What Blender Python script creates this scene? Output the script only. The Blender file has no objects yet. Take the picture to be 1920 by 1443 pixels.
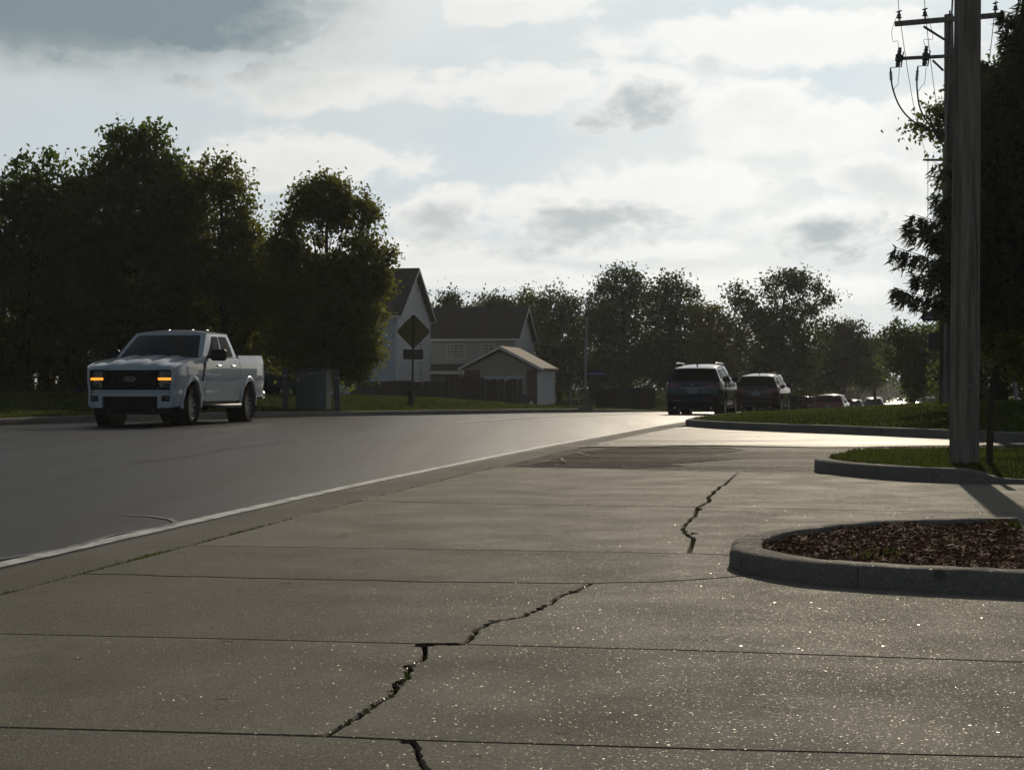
import bpy, bmesh, math, random
import numpy as np
from mathutils import Vector, Matrix
from mathutils.geometry import delaunay_2d_cdt
R = math.radians
random.seed(7); RNG = np.random.default_rng(7)
SC = bpy.context.scene
COL = SC.collection

# ------------------------------------------------------------------ camera, sky, sun, exposure
CAM_H = 0.85
FPX = 3400.0                      # focal length in pixels of the 1920 px wide photograph
SUN_AZ, SUN_EL = R(10.7), R(20.0)
cd = bpy.data.cameras.new('camera'); cam = bpy.data.objects.new('camera', cd); COL.objects.link(cam)
cd.sensor_width = 36.0; cd.lens = 36.0 * FPX / 1920.0; cd.clip_start = 0.05; cd.clip_end = 5000
cam.location = (0, 0, CAM_H); cam.rotation_euler = (R(90), 0, 0)
SC.camera = cam
SC.view_settings.view_transform = 'Standard'; SC.view_settings.look = 'None'
SC.view_settings.gamma = 1.0; SC.view_settings.use_curve_mapping = False
SC.view_settings.exposure = 0.0
SC.cycles.use_denoising = True
SC.cycles.use_adaptive_sampling = True; SC.cycles.adaptive_threshold = 0.025; SC.cycles.max_bounces = 4; SC.cycles.diffuse_bounces = 3; SC.cycles.glossy_bounces = 2; SC.cycles.transmission_bounces = 3; SC.cycles.volume_bounces = 0; SC.cycles.transparent_max_bounces = 8
SC.cycles.sample_clamp_indirect = 4.0

def build_world():
    w = bpy.data.worlds.new('World'); SC.world = w; w.use_nodes = True
    nt = w.node_tree; N = nt.nodes; Lk = nt.links; N.clear()
    out = N.new('ShaderNodeOutputWorld'); bg = N.new('ShaderNodeBackground'); Lk.new(bg.outputs[0], out.inputs[0])
    bg.inputs[1].default_value = 0.05
    sky = N.new('ShaderNodeTexSky'); sky.sky_type = 'NISHITA'; sky.sun_disc = False
    sky.sun_elevation = SUN_EL; sky.sun_rotation = SUN_AZ
    sky.air_density = 1.0; sky.dust_density = 1.6; sky.ozone_density = 1.0
    tc = N.new('ShaderNodeTexCoord'); sp = N.new('ShaderNodeSeparateXYZ'); Lk.new(tc.outputs['Generated'], sp.inputs[0])
    def m(op, a, b=None, c=None, clamp=False):
        n = N.new('ShaderNodeMath'); n.operation = op; n.use_clamp = clamp
        for i, v in enumerate((a, b, c)):
            if v is None: continue
            if isinstance(v, (int, float)): n.inputs[i].default_value = v
            else: Lk.new(v, n.inputs[i])
        return n.outputs[0]
    def mr(v, a, b, c, d):
        n = N.new('ShaderNodeMapRange'); n.interpolation_type = 'SMOOTHSTEP'; Lk.new(v, n.inputs[0])
        for i, x in enumerate((a, b, c, d)): n.inputs[i + 1].default_value = x
        return n.outputs[0]
    az = m('ARCTAN2', sp.outputs[0], sp.outputs[1]); el = m('ARCSINE', sp.outputs[2])
    cb = N.new('ShaderNodeCombineXYZ'); Lk.new(az, cb.inputs[0]); Lk.new(el, cb.inputs[1])
    def noise(scale, detail, rough, off, stretch=2.0, dist=0.0):
        mp = N.new('ShaderNodeMapping'); mp.inputs['Scale'].default_value = (scale, scale * stretch, scale); mp.inputs['Location'].default_value = off
        Lk.new(cb.outputs[0], mp.inputs[0]); t = N.new('ShaderNodeTexNoise'); Lk.new(mp.outputs[0], t.inputs[0])
        t.inputs['Scale'].default_value = 1.0; t.inputs['Detail'].default_value = detail; t.inputs['Roughness'].default_value = rough; t.inputs['Distortion'].default_value = dist
        return t.outputs[0]
    n1 = noise(22, 8, 0.58, (3.1, 1.7, 0), 1.9, 0.3)
    n2 = noise(9, 6, 0.55, (0.4, 5.2, 0), 2.2, 0.4)
    n3 = noise(70, 5, 0.6, (8.4, 2.2, 0), 1.5, 0.2)
    # veil of thin bright cloud, thinned out of view for a bluer ambient light
    veil = mr(n2, 0.34, 0.66, 0.0, 1.0)
    edge = m('ADD', m('MULTIPLY', m('SUBTRACT', n1, 0.5), 2.3), m('MULTIPLY', m('SUBTRACT', n3, 0.5), 0.9))
    # cumulus: centre and half size in pixels of the photograph, then as angles; depth of grey
    clouds = [(150, -45, 720, 205, 1.8, .16), (420, 60, 260, 60, .05), (1330, 120, 60, 30, .3), (1500, 250, 200, 60, .08), (480, 330, 160, 40, .12), (880, 520, 240, 30, .12), (1180, 470, 200, 26, .1), (1450, 90, 330, 60, .04), (560, 170, 260, 50, .04), (1720, 250, 90, 60, .2), (1190, 185, 150, 75, 0.62), (1000, 170, 230, 45, 0.10), (1395, 205, 150, 60, 0.12), (1090, 405, 230, 66, 0.6), (820, 400, 110, 55, 0.5),
              (1580, 425, 190, 66, 0.7), (950, 25, 170, 40, 0.05), (1660, 340, 120, 50, 0.3), (1250, 350, 250, 50, 0.05), (600, 310, 220, 60, 0.08), (1350, 545, 380, 40, 0.12), (700, 480, 300, 40, 0.1)]
    dens = None; grey = None
    for (px, py, rx, ry, gv, *amp) in clouds:
        a0 = math.atan((px - 960) / FPX); e0 = (721.5 - py) / FPX
        dx = m('MULTIPLY', m('SUBTRACT', az, a0), FPX / rx); dy = m('MULTIPLY', m('SUBTRACT', el, e0), FPX / ry)
        d2 = m('ADD', m('MULTIPLY', dx, dx), m('MULTIPLY', dy, dy))
        f = m('ADD', m('SUBTRACT', 1.0, m('POWER', d2, 0.6)), m('MULTIPLY', edge, amp[0]) if amp else edge)
        dd = mr(f, -0.5, 0.5, 0.0, 1.0) if amp else mr(f, -0.2, 0.42, 0.0, 1.0)
        # the underside and the thick middle are grey, the rim towards the light stays bright
        g = m('MULTIPLY', mr(m('SUBTRACT', f, m('MULTIPLY', dy, 0.55)), 0.15, 1.15, 0.0, 1.0), gv)
        dens = dd if dens is None else m('MAXIMUM', dens, dd)
        grey = g if grey is None else m('MAXIMUM', grey, g)
    # the rest of the sky carries the same kind of broken cloud
    away = mr(m('ABSOLUTE', az), 0.30, 0.55, 0.0, 1.0); up = mr(el, 0.24, 0.4, 0.0, 1.0)
    far = m('MAXIMUM', away, up)
    n4 = noise(3.2, 7, 0.6, (1.2, 0.3, 0), 1.8, 0.3)
    dens = m('MAXIMUM', dens, m('MULTIPLY', mr(n4, 0.48, 0.62, 0.0, 1.0), far))
    grey = m('MAXIMUM', grey, m('MULTIPLY', mr(n4, 0.56, 0.75, 0.0, 0.6), far))
    lum = N.new('ShaderNodeRGBToBW'); Lk.new(sky.outputs[0], lum.inputs[0])
    def col(scale_node, rgb):
        c = N.new('ShaderNodeCombineXYZ')
        for i in range(3): Lk.new(m('MULTIPLY', scale_node, rgb[i]), c.inputs[i])
        return c.outputs[0]
    # clouds pass on part of the sky's own light, evened out, so they do not burn out next to the sun
    lev = m('ADD', m('MINIMUM', lum.outputs[0], 10.5), m('MULTIPLY', m('MAXIMUM', m('SUBTRACT', lum.outputs[0], 10.5), 0.0), 0.09))
    white = col(lev, (1.56, 1.555, 1.495)); thin = col(lev, (1.08, 1.20, 1.26)); dark = col(lev, (0.37, 0.49, 0.545))
    def mix(f, a, b):
        n = N.new('ShaderNodeMix'); n.data_type = 'RGBA'; Lk.new(f, n.inputs[0]); Lk.new(a, n.inputs[6]); Lk.new(b, n.inputs[7]); return n.outputs[2]
    c = mix(m('MULTIPLY', m('ADD', m('MULTIPLY', veil, 0.08), 0.91), m('SUBTRACT', 1.0, m('MULTIPLY', far, 0.5))), sky.outputs[0], thin)
    c = mix(m('MULTIPLY', dens, 0.85), c, white)
    c = mix(m('MULTIPLY', m('MULTIPLY', m('MINIMUM', grey, 1.0), dens), 0.95), c, dark)
    Lk.new(c, bg.inputs[0])
build_world()
sd = bpy.data.lights.new('sun', 'SUN'); sd.energy = 2.0; sd.angle = R(0.53); sd.color = (1.0, 0.86, 0.66)
sun = bpy.data.objects.new('sun', sd); COL.objects.link(sun); sun.location = (60, 300, 120)
SUNV = Vector((math.sin(SUN_AZ) * math.cos(SUN_EL), math.cos(SUN_AZ) * math.cos(SUN_EL), math.sin(SUN_EL)))
sun.rotation_euler = SUNV.to_track_quat('Z', 'Y').to_euler()

# ------------------------------------------------------------------ helpers
def at(px, py, Y):               # point seen at a pixel of the photograph, at depth Y
    return Vector(((px - 960) / FPX * Y, Y, CAM_H - (py - 721.5) / FPX * Y))
def gr(px, py, z=0.0):           # point on level ground of height z
    Y = (CAM_H - z) * FPX / (py - 721.5); return ((px - 960) / FPX * Y, Y)
def interp(tab):
    xs = np.array([a for a, b in tab]); ys = np.array([b for a, b in tab])
    m = np.gradient(ys, xs)
    def f(x):
        x = min(max(x, xs[0]), xs[-1]); i = min(int(np.searchsorted(xs, x, 'right')) - 1, len(xs) - 2)
        h = xs[i + 1] - xs[i]; t = (x - xs[i]) / h
        return float((2*t**3 - 3*t*t + 1)*ys[i] + (t**3 - 2*t*t + t)*h*m[i] + (-2*t**3 + 3*t*t)*ys[i+1] + (t**3 - t*t)*h*m[i+1])
    return f
def ss(t): t = min(max(t, 0), 1); return t * t * (3 - 2 * t)

MATS = {}
def material(name, c1, c2=None, scale=5.0, rough=0.6, spec=0.5, metal=0.0, bump=0.0, bscale=40.0, coat=0.0, coords='Object', rough2=None, detail=5, c3=None, scale3=1.0, stretch=(1, 1, 1), emit=None, estr=0.0, translucent=0.0, tcol=None):
    if name in MATS: return MATS[name]
    m = bpy.data.materials.new(name); MATS[name] = m; m.use_nodes = True; nt = m.node_tree; N = nt.nodes; Lk = nt.links
    b = N['Principled BSDF']; b.inputs['Roughness'].default_value = rough; b.inputs['Specular IOR Level'].default_value = spec
    b.inputs['Metallic'].default_value = metal; b.inputs['Coat Weight'].default_value = coat; b.inputs['Coat Roughness'].default_value = 0.04
    b.inputs['Base Color'].default_value = (*c1, 1)
    tc = N.new('ShaderNodeTexCoord'); mp = N.new('ShaderNodeMapping'); mp.inputs['Scale'].default_value = stretch
    if coords == 'World':
        g = N.new('ShaderNodeNewGeometry'); Lk.new(g.outputs['Position'], mp.inputs[0])
    else: Lk.new(tc.outputs[coords], mp.inputs[0])
    def nz(s, d=detail, r=0.6):
        t = N.new('ShaderNodeTexNoise'); t.inputs['Scale'].default_value = s; t.inputs['Detail'].default_value = d; t.inputs['Roughness'].default_value = r; Lk.new(mp.outputs[0], t.inputs[0]); return t.outputs[0]
    def ramp(v, a, bb):
        n = N.new('ShaderNodeMapRange'); Lk.new(v, n.inputs[0]); n.inputs[1].default_value = a; n.inputs[2].default_value = bb; return n.outputs[0]
    def mix(f, a, bb):
        n = N.new('ShaderNodeMix'); n.data_type = 'RGBA'; Lk.new(f, n.inputs[0])
        for k, v in ((6, a), (7, bb)):
            if isinstance(v, tuple): n.inputs[k].default_value = (*v, 1)
            else: Lk.new(v, n.inputs[k])
        return n.outputs[2]
    c = None
    if c2 is not None:
        n1 = nz(scale); c = mix(ramp(n1, 0.3, 0.7), c1, c2)
        if c3 is not None: c = mix(ramp(nz(scale3, 3), 0.45, 0.68), c, c3)
        Lk.new(c, b.inputs['Base Color'])
        if rough2 is not None:
            r = N.new('ShaderNodeMapRange'); Lk.new(n1, r.inputs[0]); r.inputs[1].default_value = 0.3; r.inputs[2].default_value = 0.7; r.inputs[3].default_value = rough; r.inputs[4].default_value = rough2; Lk.new(r.outputs[0], b.inputs['Roughness'])
    if bump > 0:
        bp = N.new('ShaderNodeBump'); bp.inputs['Strength'].default_value = 1.0; bp.inputs['Distance'].default_value = bump; Lk.new(nz(bscale, 3), bp.inputs['Height']); Lk.new(bp.outputs[0], b.inputs['Normal'])
    if emit:
        b.inputs['Emission Color'].default_value = (*emit, 1); b.inputs['Emission Strength'].default_value = estr
    if translucent > 0:
        t = N.new('ShaderNodeBsdfTranslucent'); t.inputs[0].default_value = (*(tcol or c1), 1)
        ms = N.new('ShaderNodeMixShader'); ms.inputs[0].default_value = translucent
        if c is not None and tcol is None: Lk.new(c, t.inputs[0])
        Lk.new(b.outputs[0], ms.inputs[1]); Lk.new(t.outputs[0], ms.inputs[2]); Lk.new(ms.outputs[0], N['Material Output'].inputs[0])
    return m

def paving(name, c1, c2, c3, rough, spec, glint, gscale, bump, bscale, pits=0.0, band=None, grit=0.0, vary=0.0):
    """concrete or asphalt: mottled, pitted, with mineral grains that catch the sun"""
    m = bpy.data.materials.new(name); MATS[name] = m; m.use_nodes = True; nt = m.node_tree; N = nt.nodes; Lk = nt.links
    b = N['Principled BSDF']; b.inputs['Roughness'].default_value = rough; b.inputs['Specular IOR Level'].default_value = spec
    g = N.new('ShaderNodeNewGeometry'); pos = g.outputs['Position']
    def nz(s, d, r=0.6, st=None):
        v = pos
        if st:
            mp = N.new('ShaderNodeMapping'); mp.inputs['Scale'].default_value = st; mp.inputs['Rotation'].default_value = (0, 0, R(12)); Lk.new(pos, mp.inputs[0]); v = mp.outputs[0]
        t = N.new('ShaderNodeTexNoise'); t.inputs['Scale'].default_value = s; t.inputs['Detail'].default_value = d; t.inputs['Roughness'].default_value = r; Lk.new(v, t.inputs[0]); return t.outputs[0]
    def mr(v, a, bb, c=0.0, d=1.0):
        n = N.new('ShaderNodeMapRange'); Lk.new(v, n.inputs[0])
        for i, x in enumerate((a, bb, c, d)): n.inputs[i + 1].default_value = x
        return n.outputs[0]
    def mix(f, a, bb, mode='MIX'):
        n = N.new('ShaderNodeMix'); n.data_type = 'RGBA'; n.blend_type = mode; Lk.new(f, n.inputs[0])
        for k, v in ((6, a), (7, bb)):
            if isinstance(v, tuple): n.inputs[k].default_value = (*v, 1)
            else: Lk.new(v, n.inputs[k])
        return n.outputs[2]
    c = mix(mr(nz(0.7, 5), 0.35, 0.68), c1, c2)
    c = mix(mr(nz(6, 4, 0.7), 0.5, 0.75, 0, 0.6), c, c3)
    c = mix(mr(nz(60, 2, 0.7), 0.3, 0.7, 0, 0.35), c, tuple(x * 0.55 for x in c1))
    if grit > 0:      # sand and aggregate of other colours; the pale grains also paint in sun glints
        c = mix(mr(nz(26, 3, 0.75), 0.46, 0.70, 0, 0.55 * grit), c, tuple(x * 0.50 for x in c1))
        c = mix(mr(nz(85, 2, 0.8), 0.54, 0.70, 0, 0.75 * grit), c, tuple(min(x * 1.9, .6) for x in c1))
        vg = N.new('ShaderNodeTexVoronoi'); vg.inputs['Scale'].default_value = 34; Lk.new(pos, vg.inputs['Vector']); wg = N.new('ShaderNodeTexWhiteNoise'); Lk.new(vg.outputs['Color'], wg.inputs['Vector'])
        fg = N.new('ShaderNodeMath'); fg.operation = 'MULTIPLY'; Lk.new(mr(vg.outputs['Distance'], 0.10, 0.16, 1.0, 0.0), fg.inputs[0]); Lk.new(mr(wg.outputs['Value'], 0.80, 0.86, 0.0, grit), fg.inputs[1])
        c = mix(fg.outputs[0], c, tuple(min(x * 3.0, .75) for x in c1))
        c = mix(mr(nz(0.33, 4, 0.6), 0.48, 0.70, 0, 0.7 * grit), c, tuple(x * 0.62 for x in c1))
    if band: c = mix(mr(nz(1.0, 4, 0.5, band), 0.40, 0.66, 0, 0.7), c, c3)
    if pits > 0:
        v = N.new('ShaderNodeTexVoronoi'); v.inputs['Scale'].default_value = 5.5; v.inputs['Randomness'].default_value = 1.0
        mp = N.new('ShaderNodeMapping'); mp.inputs['Scale'].default_value = (1.0, 1.0, 1.0); Lk.new(pos, mp.inputs[0])
        ad = N.new('ShaderNodeVectorMath'); ad.operation = 'ADD'; sc = N.new('ShaderNodeVectorMath'); sc.operation = 'SCALE'; sc.inputs['Scale'].default_value = 0.07
        tn = N.new('ShaderNodeTexNoise'); tn.inputs['Scale'].default_value = 9; Lk.new(pos, tn.inputs[0]); Lk.new(tn.outputs['Color'], sc.inputs[0]); Lk.new(mp.outputs[0], ad.inputs[0]); Lk.new(sc.outputs[0], ad.inputs[1]); Lk.new(ad.outputs[0], v.inputs['Vector'])
        sep = N.new('ShaderNodeSeparateColor'); Lk.new(v.outputs['Color'], sep.inputs[0])
        lim = mr(sep.outputs[0], 0.55, 1.0, 0.03, 0.19)
        lt = N.new('ShaderNodeMath'); lt.operation = 'LESS_THAN'; Lk.new(v.outputs['Distance'], lt.inputs[0]); Lk.new(lim, lt.inputs[1])
        f = N.new('ShaderNodeMath'); f.operation = 'MULTIPLY'; Lk.new(lt.outputs[0], f.inputs[0]); f.inputs[1].default_value = pits
        c = mix(f.outputs[0], c, tuple(x * 0.3 for x in c1))
    if vary > 0:      # oil and tyre stains
        c = mix(mr(nz(0.9, 5, 0.65, (1.6, 0.45, 1)), 0.54, 0.70, 0, 0.55), c, tuple(x * 0.5 for x in c1))
        c = mix(mr(nz(2.3, 4, 0.7), 0.58, 0.74, 0, 0.5), c, tuple(min(x * 1.25, .5) for x in c1))
    if vary > 0:      # each slab was poured and has worn a little differently
        oi = N.new('ShaderNodeObjectInfo'); hs = N.new('ShaderNodeHueSaturation'); Lk.new(mr(oi.outputs['Random'], 0, 1, 1 - vary, 1 + vary * .7), hs.inputs['Value']); Lk.new(c, hs.inputs['Color']); c = hs.outputs[0]
    Lk.new(c, b.inputs['Base Color'])
    Lk.new(mr(nz(1.0, 4, 0.55, band) if band else nz(1.7, 4, 0.6), 0.33, 0.67, rough - 0.05, min(rough + 0.09, 1.0)), b.inputs['Roughness'])
    bp = N.new('ShaderNodeBump'); bp.inputs['Distance'].default_value = bump; bp.inputs['Strength'].default_value = 1.0; Lk.new(nz(bscale, 4, 0.7), bp.inputs['Height']); Lk.new(bp.outputs[0], b.inputs['Normal'])
    # grains: each cell of a fine pattern has its own tilt, a few are smooth
    v = N.new('ShaderNodeTexVoronoi'); v.inputs['Scale'].default_value = gscale; Lk.new(pos, v.inputs['Vector'])
    sub = N.new('ShaderNodeVectorMath'); sub.operation = 'SUBTRACT'; Lk.new(v.outputs['Color'], sub.inputs[0]); sub.inputs[1].default_value = (0.5, 0.5, 0.5)
    sc = N.new('ShaderNodeVectorMath'); sc.operation = 'SCALE'; sc.inputs['Scale'].default_value = 1.0; Lk.new(sub.outputs[0], sc.inputs[0])
    ad = N.new('ShaderNodeVectorMath'); ad.operation = 'ADD'; Lk.new(sc.outputs[0], ad.inputs[0]); ad.inputs[1].default_value = (0, 0, 1)
    nn = N.new('ShaderNodeVectorMath'); nn.operation = 'NORMALIZE'; Lk.new(ad.outputs[0], nn.inputs[0])
    gl = N.new('ShaderNodeBsdfGlossy'); gl.inputs['Roughness'].default_value = 0.34; gl.inputs['Color'].default_value = (0.9, 0.88, 0.82, 1); Lk.new(nn.outputs[0], gl.inputs['Normal'])
    sp = N.new('ShaderNodeSeparateColor'); v2 = N.new('ShaderNodeTexVoronoi'); v2.inputs['Scale'].default_value = gscale; Lk.new(pos, v2.inputs['Vector']); Lk.new(v2.outputs['Color'], sp.inputs[0])
    wn = N.new('ShaderNodeTexWhiteNoise'); Lk.new(v2.outputs['Color'], wn.inputs['Vector'])
    fac = mr(wn.outputs['Value'], 0.90, 0.93, 0.0, glint)
    v3 = N.new('ShaderNodeTexVoronoi'); v3.inputs['Scale'].default_value = 62; Lk.new(pos, v3.inputs['Vector'])
    s3 = N.new('ShaderNodeVectorMath'); s3.operation = 'SUBTRACT'; Lk.new(v3.outputs['Color'], s3.inputs[0]); s3.inputs[1].default_value = (0.5, 0.5, 0.5)
    s4 = N.new('ShaderNodeVectorMath'); s4.operation = 'SCALE'; s4.inputs['Scale'].default_value = 0.75; Lk.new(s3.outputs[0], s4.inputs[0])
    s5 = N.new('ShaderNodeVectorMath'); s5.operation = 'ADD'; Lk.new(s4.outputs[0], s5.inputs[0]); s5.inputs[1].default_value = (0, 0, 1)
    s6 = N.new('ShaderNodeVectorMath'); s6.operation = 'NORMALIZE'; Lk.new(s5.outputs[0], s6.inputs[0])
    g2 = N.new('ShaderNodeBsdfGlossy'); g2.inputs['Roughness'].default_value = 0.30; g2.inputs['Color'].default_value = (0.55, 0.54, 0.5, 1); Lk.new(s6.outputs[0], g2.inputs['Normal'])
    f2 = mr(v3.outputs['Distance'], 0.05, 0.11, min(glint * 4.0, .4), 0.0)
    wn2 = N.new('ShaderNodeTexWhiteNoise'); Lk.new(v3.outputs['Color'], wn2.inputs['Vector']); f2m = N.new('ShaderNodeMath'); f2m.operation = 'MULTIPLY'; Lk.new(f2, f2m.inputs[0]); Lk.new(mr(wn2.outputs['Value'], 0.55, 0.6), f2m.inputs[1])
    m2 = N.new('ShaderNodeMixShader'); Lk.new(f2m.outputs[0], m2.inputs[0]); Lk.new(b.outputs[0], m2.inputs[1]); Lk.new(g2.outputs[0], m2.inputs[2]); b = m2
    if grit > 0.9:    # sparse larger stones polished by traffic, still visible further off
        v4 = N.new('ShaderNodeTexVoronoi'); v4.inputs['Scale'].default_value = 21; Lk.new(pos, v4.inputs['Vector'])
        t1 = N.new('ShaderNodeVectorMath'); t1.operation = 'SUBTRACT'; Lk.new(v4.outputs['Color'], t1.inputs[0]); t1.inputs[1].default_value = (0.5, 0.5, 0.5)
        t2 = N.new('ShaderNodeVectorMath'); t2.operation = 'SCALE'; t2.inputs['Scale'].default_value = 0.6; Lk.new(t1.outputs[0], t2.inputs[0])
        t3 = N.new('ShaderNodeVectorMath'); t3.operation = 'ADD'; Lk.new(t2.outputs[0], t3.inputs[0]); t3.inputs[1].default_value = (0, 0, 1)
        t4 = N.new('ShaderNodeVectorMath'); t4.operation = 'NORMALIZE'; Lk.new(t3.outputs[0], t4.inputs[0])
        g4 = N.new('ShaderNodeBsdfGlossy'); g4.inputs['Roughness'].default_value = 0.24; g4.inputs['Color'].default_value = (0.8, 0.78, 0.72, 1); Lk.new(t4.outputs[0], g4.inputs['Normal'])
        m4 = N.new('ShaderNodeMixShader'); Lk.new(mr(v4.outputs['Distance'], 0.05, 0.10, 0.16, 0.0), m4.inputs[0]); Lk.new(b.outputs[0], m4.inputs[1]); Lk.new(g4.outputs[0], m4.inputs[2]); b = m4
    ms = N.new('ShaderNodeMixShader'); Lk.new(fac, ms.inputs[0]); Lk.new(b.outputs[0], ms.inputs[1]); Lk.new(gl.outputs[0], ms.inputs[2]); Lk.new(ms.outputs[0], N['Material Output'].inputs[0])
    return m

class MB:
    """collects vertices and faces; build() links them as one mesh object"""
    def __init__(s): s.v = []; s.f = []
    def add(s, vs, fs):
        o = len(s.v); s.v += [tuple(p) for p in vs]; s.f += [tuple(i + o for i in f) for f in fs]; return s
    def box(s, x0, x1, y0, y1, z0, z1, M=None):
        vs = [Vector((x, y, z)) for x in (x0, x1) for y in (y0, y1) for z in (z0, z1)]
        if M is not None: vs = [M @ p for p in vs]
        return s.add(vs, [(0, 1, 3, 2), (4, 6, 7, 5), (0, 4, 5, 1), (2, 3, 7, 6), (0, 2, 6, 4), (1, 5, 7, 3)])
    def bbox(s, x0, x1, y0, y1, z0, z1, b=0.01, M=None):     # box with chamfered edges
        vs = []; fs = []
        X, Y, Z = (x0, x1), (y0, y1), (z0, z1); idx = {}
        for i in (0, 1):
            for j in (0, 1):
                for k in (0, 1):
                    sx, sy, sz = (1, -1)[i] * b, (1, -1)[j] * b, (1, -1)[k] * b
                    for a, p in enumerate(((X[i], Y[j] + sy, Z[k] + sz), (X[i] + sx, Y[j], Z[k] + sz), (X[i] + sx, Y[j] + sy, Z[k]))):
                        idx[i, j, k, a] = len(vs); vs.append(Vector(p))
        for i in (0, 1): fs.append(tuple(idx[i, j, k, 0] for j, k in ((0, 0), (0, 1), (1, 1), (1, 0))))
        for j in (0, 1): fs.append(tuple(idx[i, j, k, 1] for i, k in ((0, 0), (0, 1), (1, 1), (1, 0))))
        for k in (0, 1): fs.append(tuple(idx[i, j, k, 2] for i, j in ((0, 0), (0, 1), (1, 1), (1, 0))))
        for i in (0, 1):
            for j in (0, 1): fs.append((idx[i, j, 0, 0], idx[i, j, 1, 0], idx[i, j, 1, 1], idx[i, j, 0, 1]))
            for k in (0, 1): fs.append((idx[i, 0, k, 0], idx[i, 1, k, 0], idx[i, 1, k, 2], idx[i, 0, k, 2]))
        for j in (0, 1):
            for k in (0, 1): fs.append((idx[0, j, k, 1], idx[1, j, k, 1], idx[1, j, k, 2], idx[0, j, k, 2]))
        for i in (0, 1):
            for j in (0, 1):
                for k in (0, 1): fs.append((idx[i, j, k, 0], idx[i, j, k, 1], idx[i, j, k, 2]))
        if M is not None: vs = [M @ p for p in vs]
        return s.add(vs, fs)
    def tube(s, pts, r, n=8, caps=True):
        pts = [Vector(p) for p in pts]; rs = r if isinstance(r, (list, tuple)) else [r] * len(pts)
        vs = []; fs = []; up = None
        for i, p in enumerate(pts):
            d = (pts[min(i + 1, len(pts) - 1)] - pts[max(i - 1, 0)]).normalized()
            if up is None: up = d.orthogonal().normalized()
            up = (up - d * up.dot(d)); up = up.normalized() if up.length > 1e-6 else d.orthogonal().normalized()
            w = d.cross(up)
            for k in range(n):
                a = 2 * math.pi * k / n; vs.append(p + (up * math.cos(a) + w * math.sin(a)) * rs[i])
        for i in range(len(pts) - 1):
            for k in range(n): fs.append((i * n + k, i * n + (k + 1) % n, (i + 1) * n + (k + 1) % n, (i + 1) * n + k))
        if caps: fs += [tuple(range(n))[::-1], tuple(range((len(pts) - 1) * n, len(pts) * n))]
        return s.add(vs, fs)
    def lathe(s, prof, n=24, M=None):       # prof: (radius, height) about local z
        vs = []; fs = []
        for (r, z) in prof:
            for k in range(n): a = 2 * math.pi * k / n; vs.append(Vector((r * math.cos(a), r * math.sin(a), z)))
        for i in range(len(prof) - 1):
            for k in range(n): fs.append((i * n + k, i * n + (k + 1) % n, (i + 1) * n + (k + 1) % n, (i + 1) * n + k))
        if M is not None: vs = [M @ p for p in vs]
        return s.add(vs, fs)
    def grid(s, P, flip=False):             # P[i][j] points
        n, m = len(P), len(P[0]); vs = [p for row in P for p in row]; fs = []
        for i in range(n - 1):
            for j in range(m - 1):
                q = (i * m + j, (i + 1) * m + j, (i + 1) * m + j + 1, i * m + j + 1); fs.append(q[::-1] if flip else q)
        return s.add(vs, fs)
    def prism(s, poly, a, b, f):            # 2D polygon swept from a to b; f(u, v, w) -> point
        n = len(poly); vs = [f(u, v, a) for u, v in poly] + [f(u, v, b) for u, v in poly]
        return s.add(vs, [tuple(range(n))[::-1], tuple(range(n, 2 * n))] + [(i, (i + 1) % n, n + (i + 1) % n, n + i) for i in range(n)])
    def mesh(s, name):
        me = bpy.data.meshes.new(name); me.from_pydata(s.v, [], s.f)
        bm = bmesh.new(); bm.from_mesh(me); bmesh.ops.recalc_face_normals(bm, faces=bm.faces); bm.to_mesh(me); bm.free(); return me
    def build(s, name, mat, parent=None, smooth=None):
        me = s.mesh(name); return link(name, me, mat, parent, smooth)
def link(name, me, mat, parent=None, smooth=None):
    o = bpy.data.objects.new(name, me); COL.objects.link(o)
    if mat is not None and not me.materials: me.materials.append(MATS[mat] if isinstance(mat, str) else mat)
    if parent is not None: o.parent = parent
    if smooth is not None:
        me.shade_smooth(); me.set_sharp_from_angle(angle=R(smooth))
    return o
def tag(o, label, cat, group=None):
    o['label'] = label; o['category'] = cat
    if group: o['group'] = group
    return o
def thing(name, label, cat, loc=(0, 0, 0), rz=0.0, group=None):
    o = bpy.data.objects.new(name, None); o.empty_display_size = 0.2; COL.objects.link(o); o.location = loc; o.rotation_euler = (0, 0, rz); return tag(o, label, cat, group)
def struct(o): o['kind'] = 'structure'; return o
def stuff(o): o['kind'] = 'stuff'; return o
def copy_tree(o, parent=None):
    c = o.copy(); COL.objects.link(c)
    if parent is not None: c.parent = parent
    for ch in o.children: copy_tree(ch, c)
    return c
def np_mesh(name, V, F):
    """V (n,3), F (m,k) -> mesh"""
    me = bpy.data.meshes.new(name); k = F.shape[1]; me.vertices.add(len(V)); me.vertices.foreach_set('co', np.ascontiguousarray(V, dtype=np.float32).ravel())
    me.loops.add(F.size); me.loops.foreach_set('vertex_index', np.ascontiguousarray(F, dtype=np.int32).ravel())
    me.polygons.add(len(F)); me.polygons.foreach_set('loop_start', np.arange(0, F.size, k, dtype=np.int32)); me.polygons.foreach_set('loop_total', np.full(len(F), k, dtype=np.int32))
    me.update(calc_edges=True); me.validate(); return me
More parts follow.
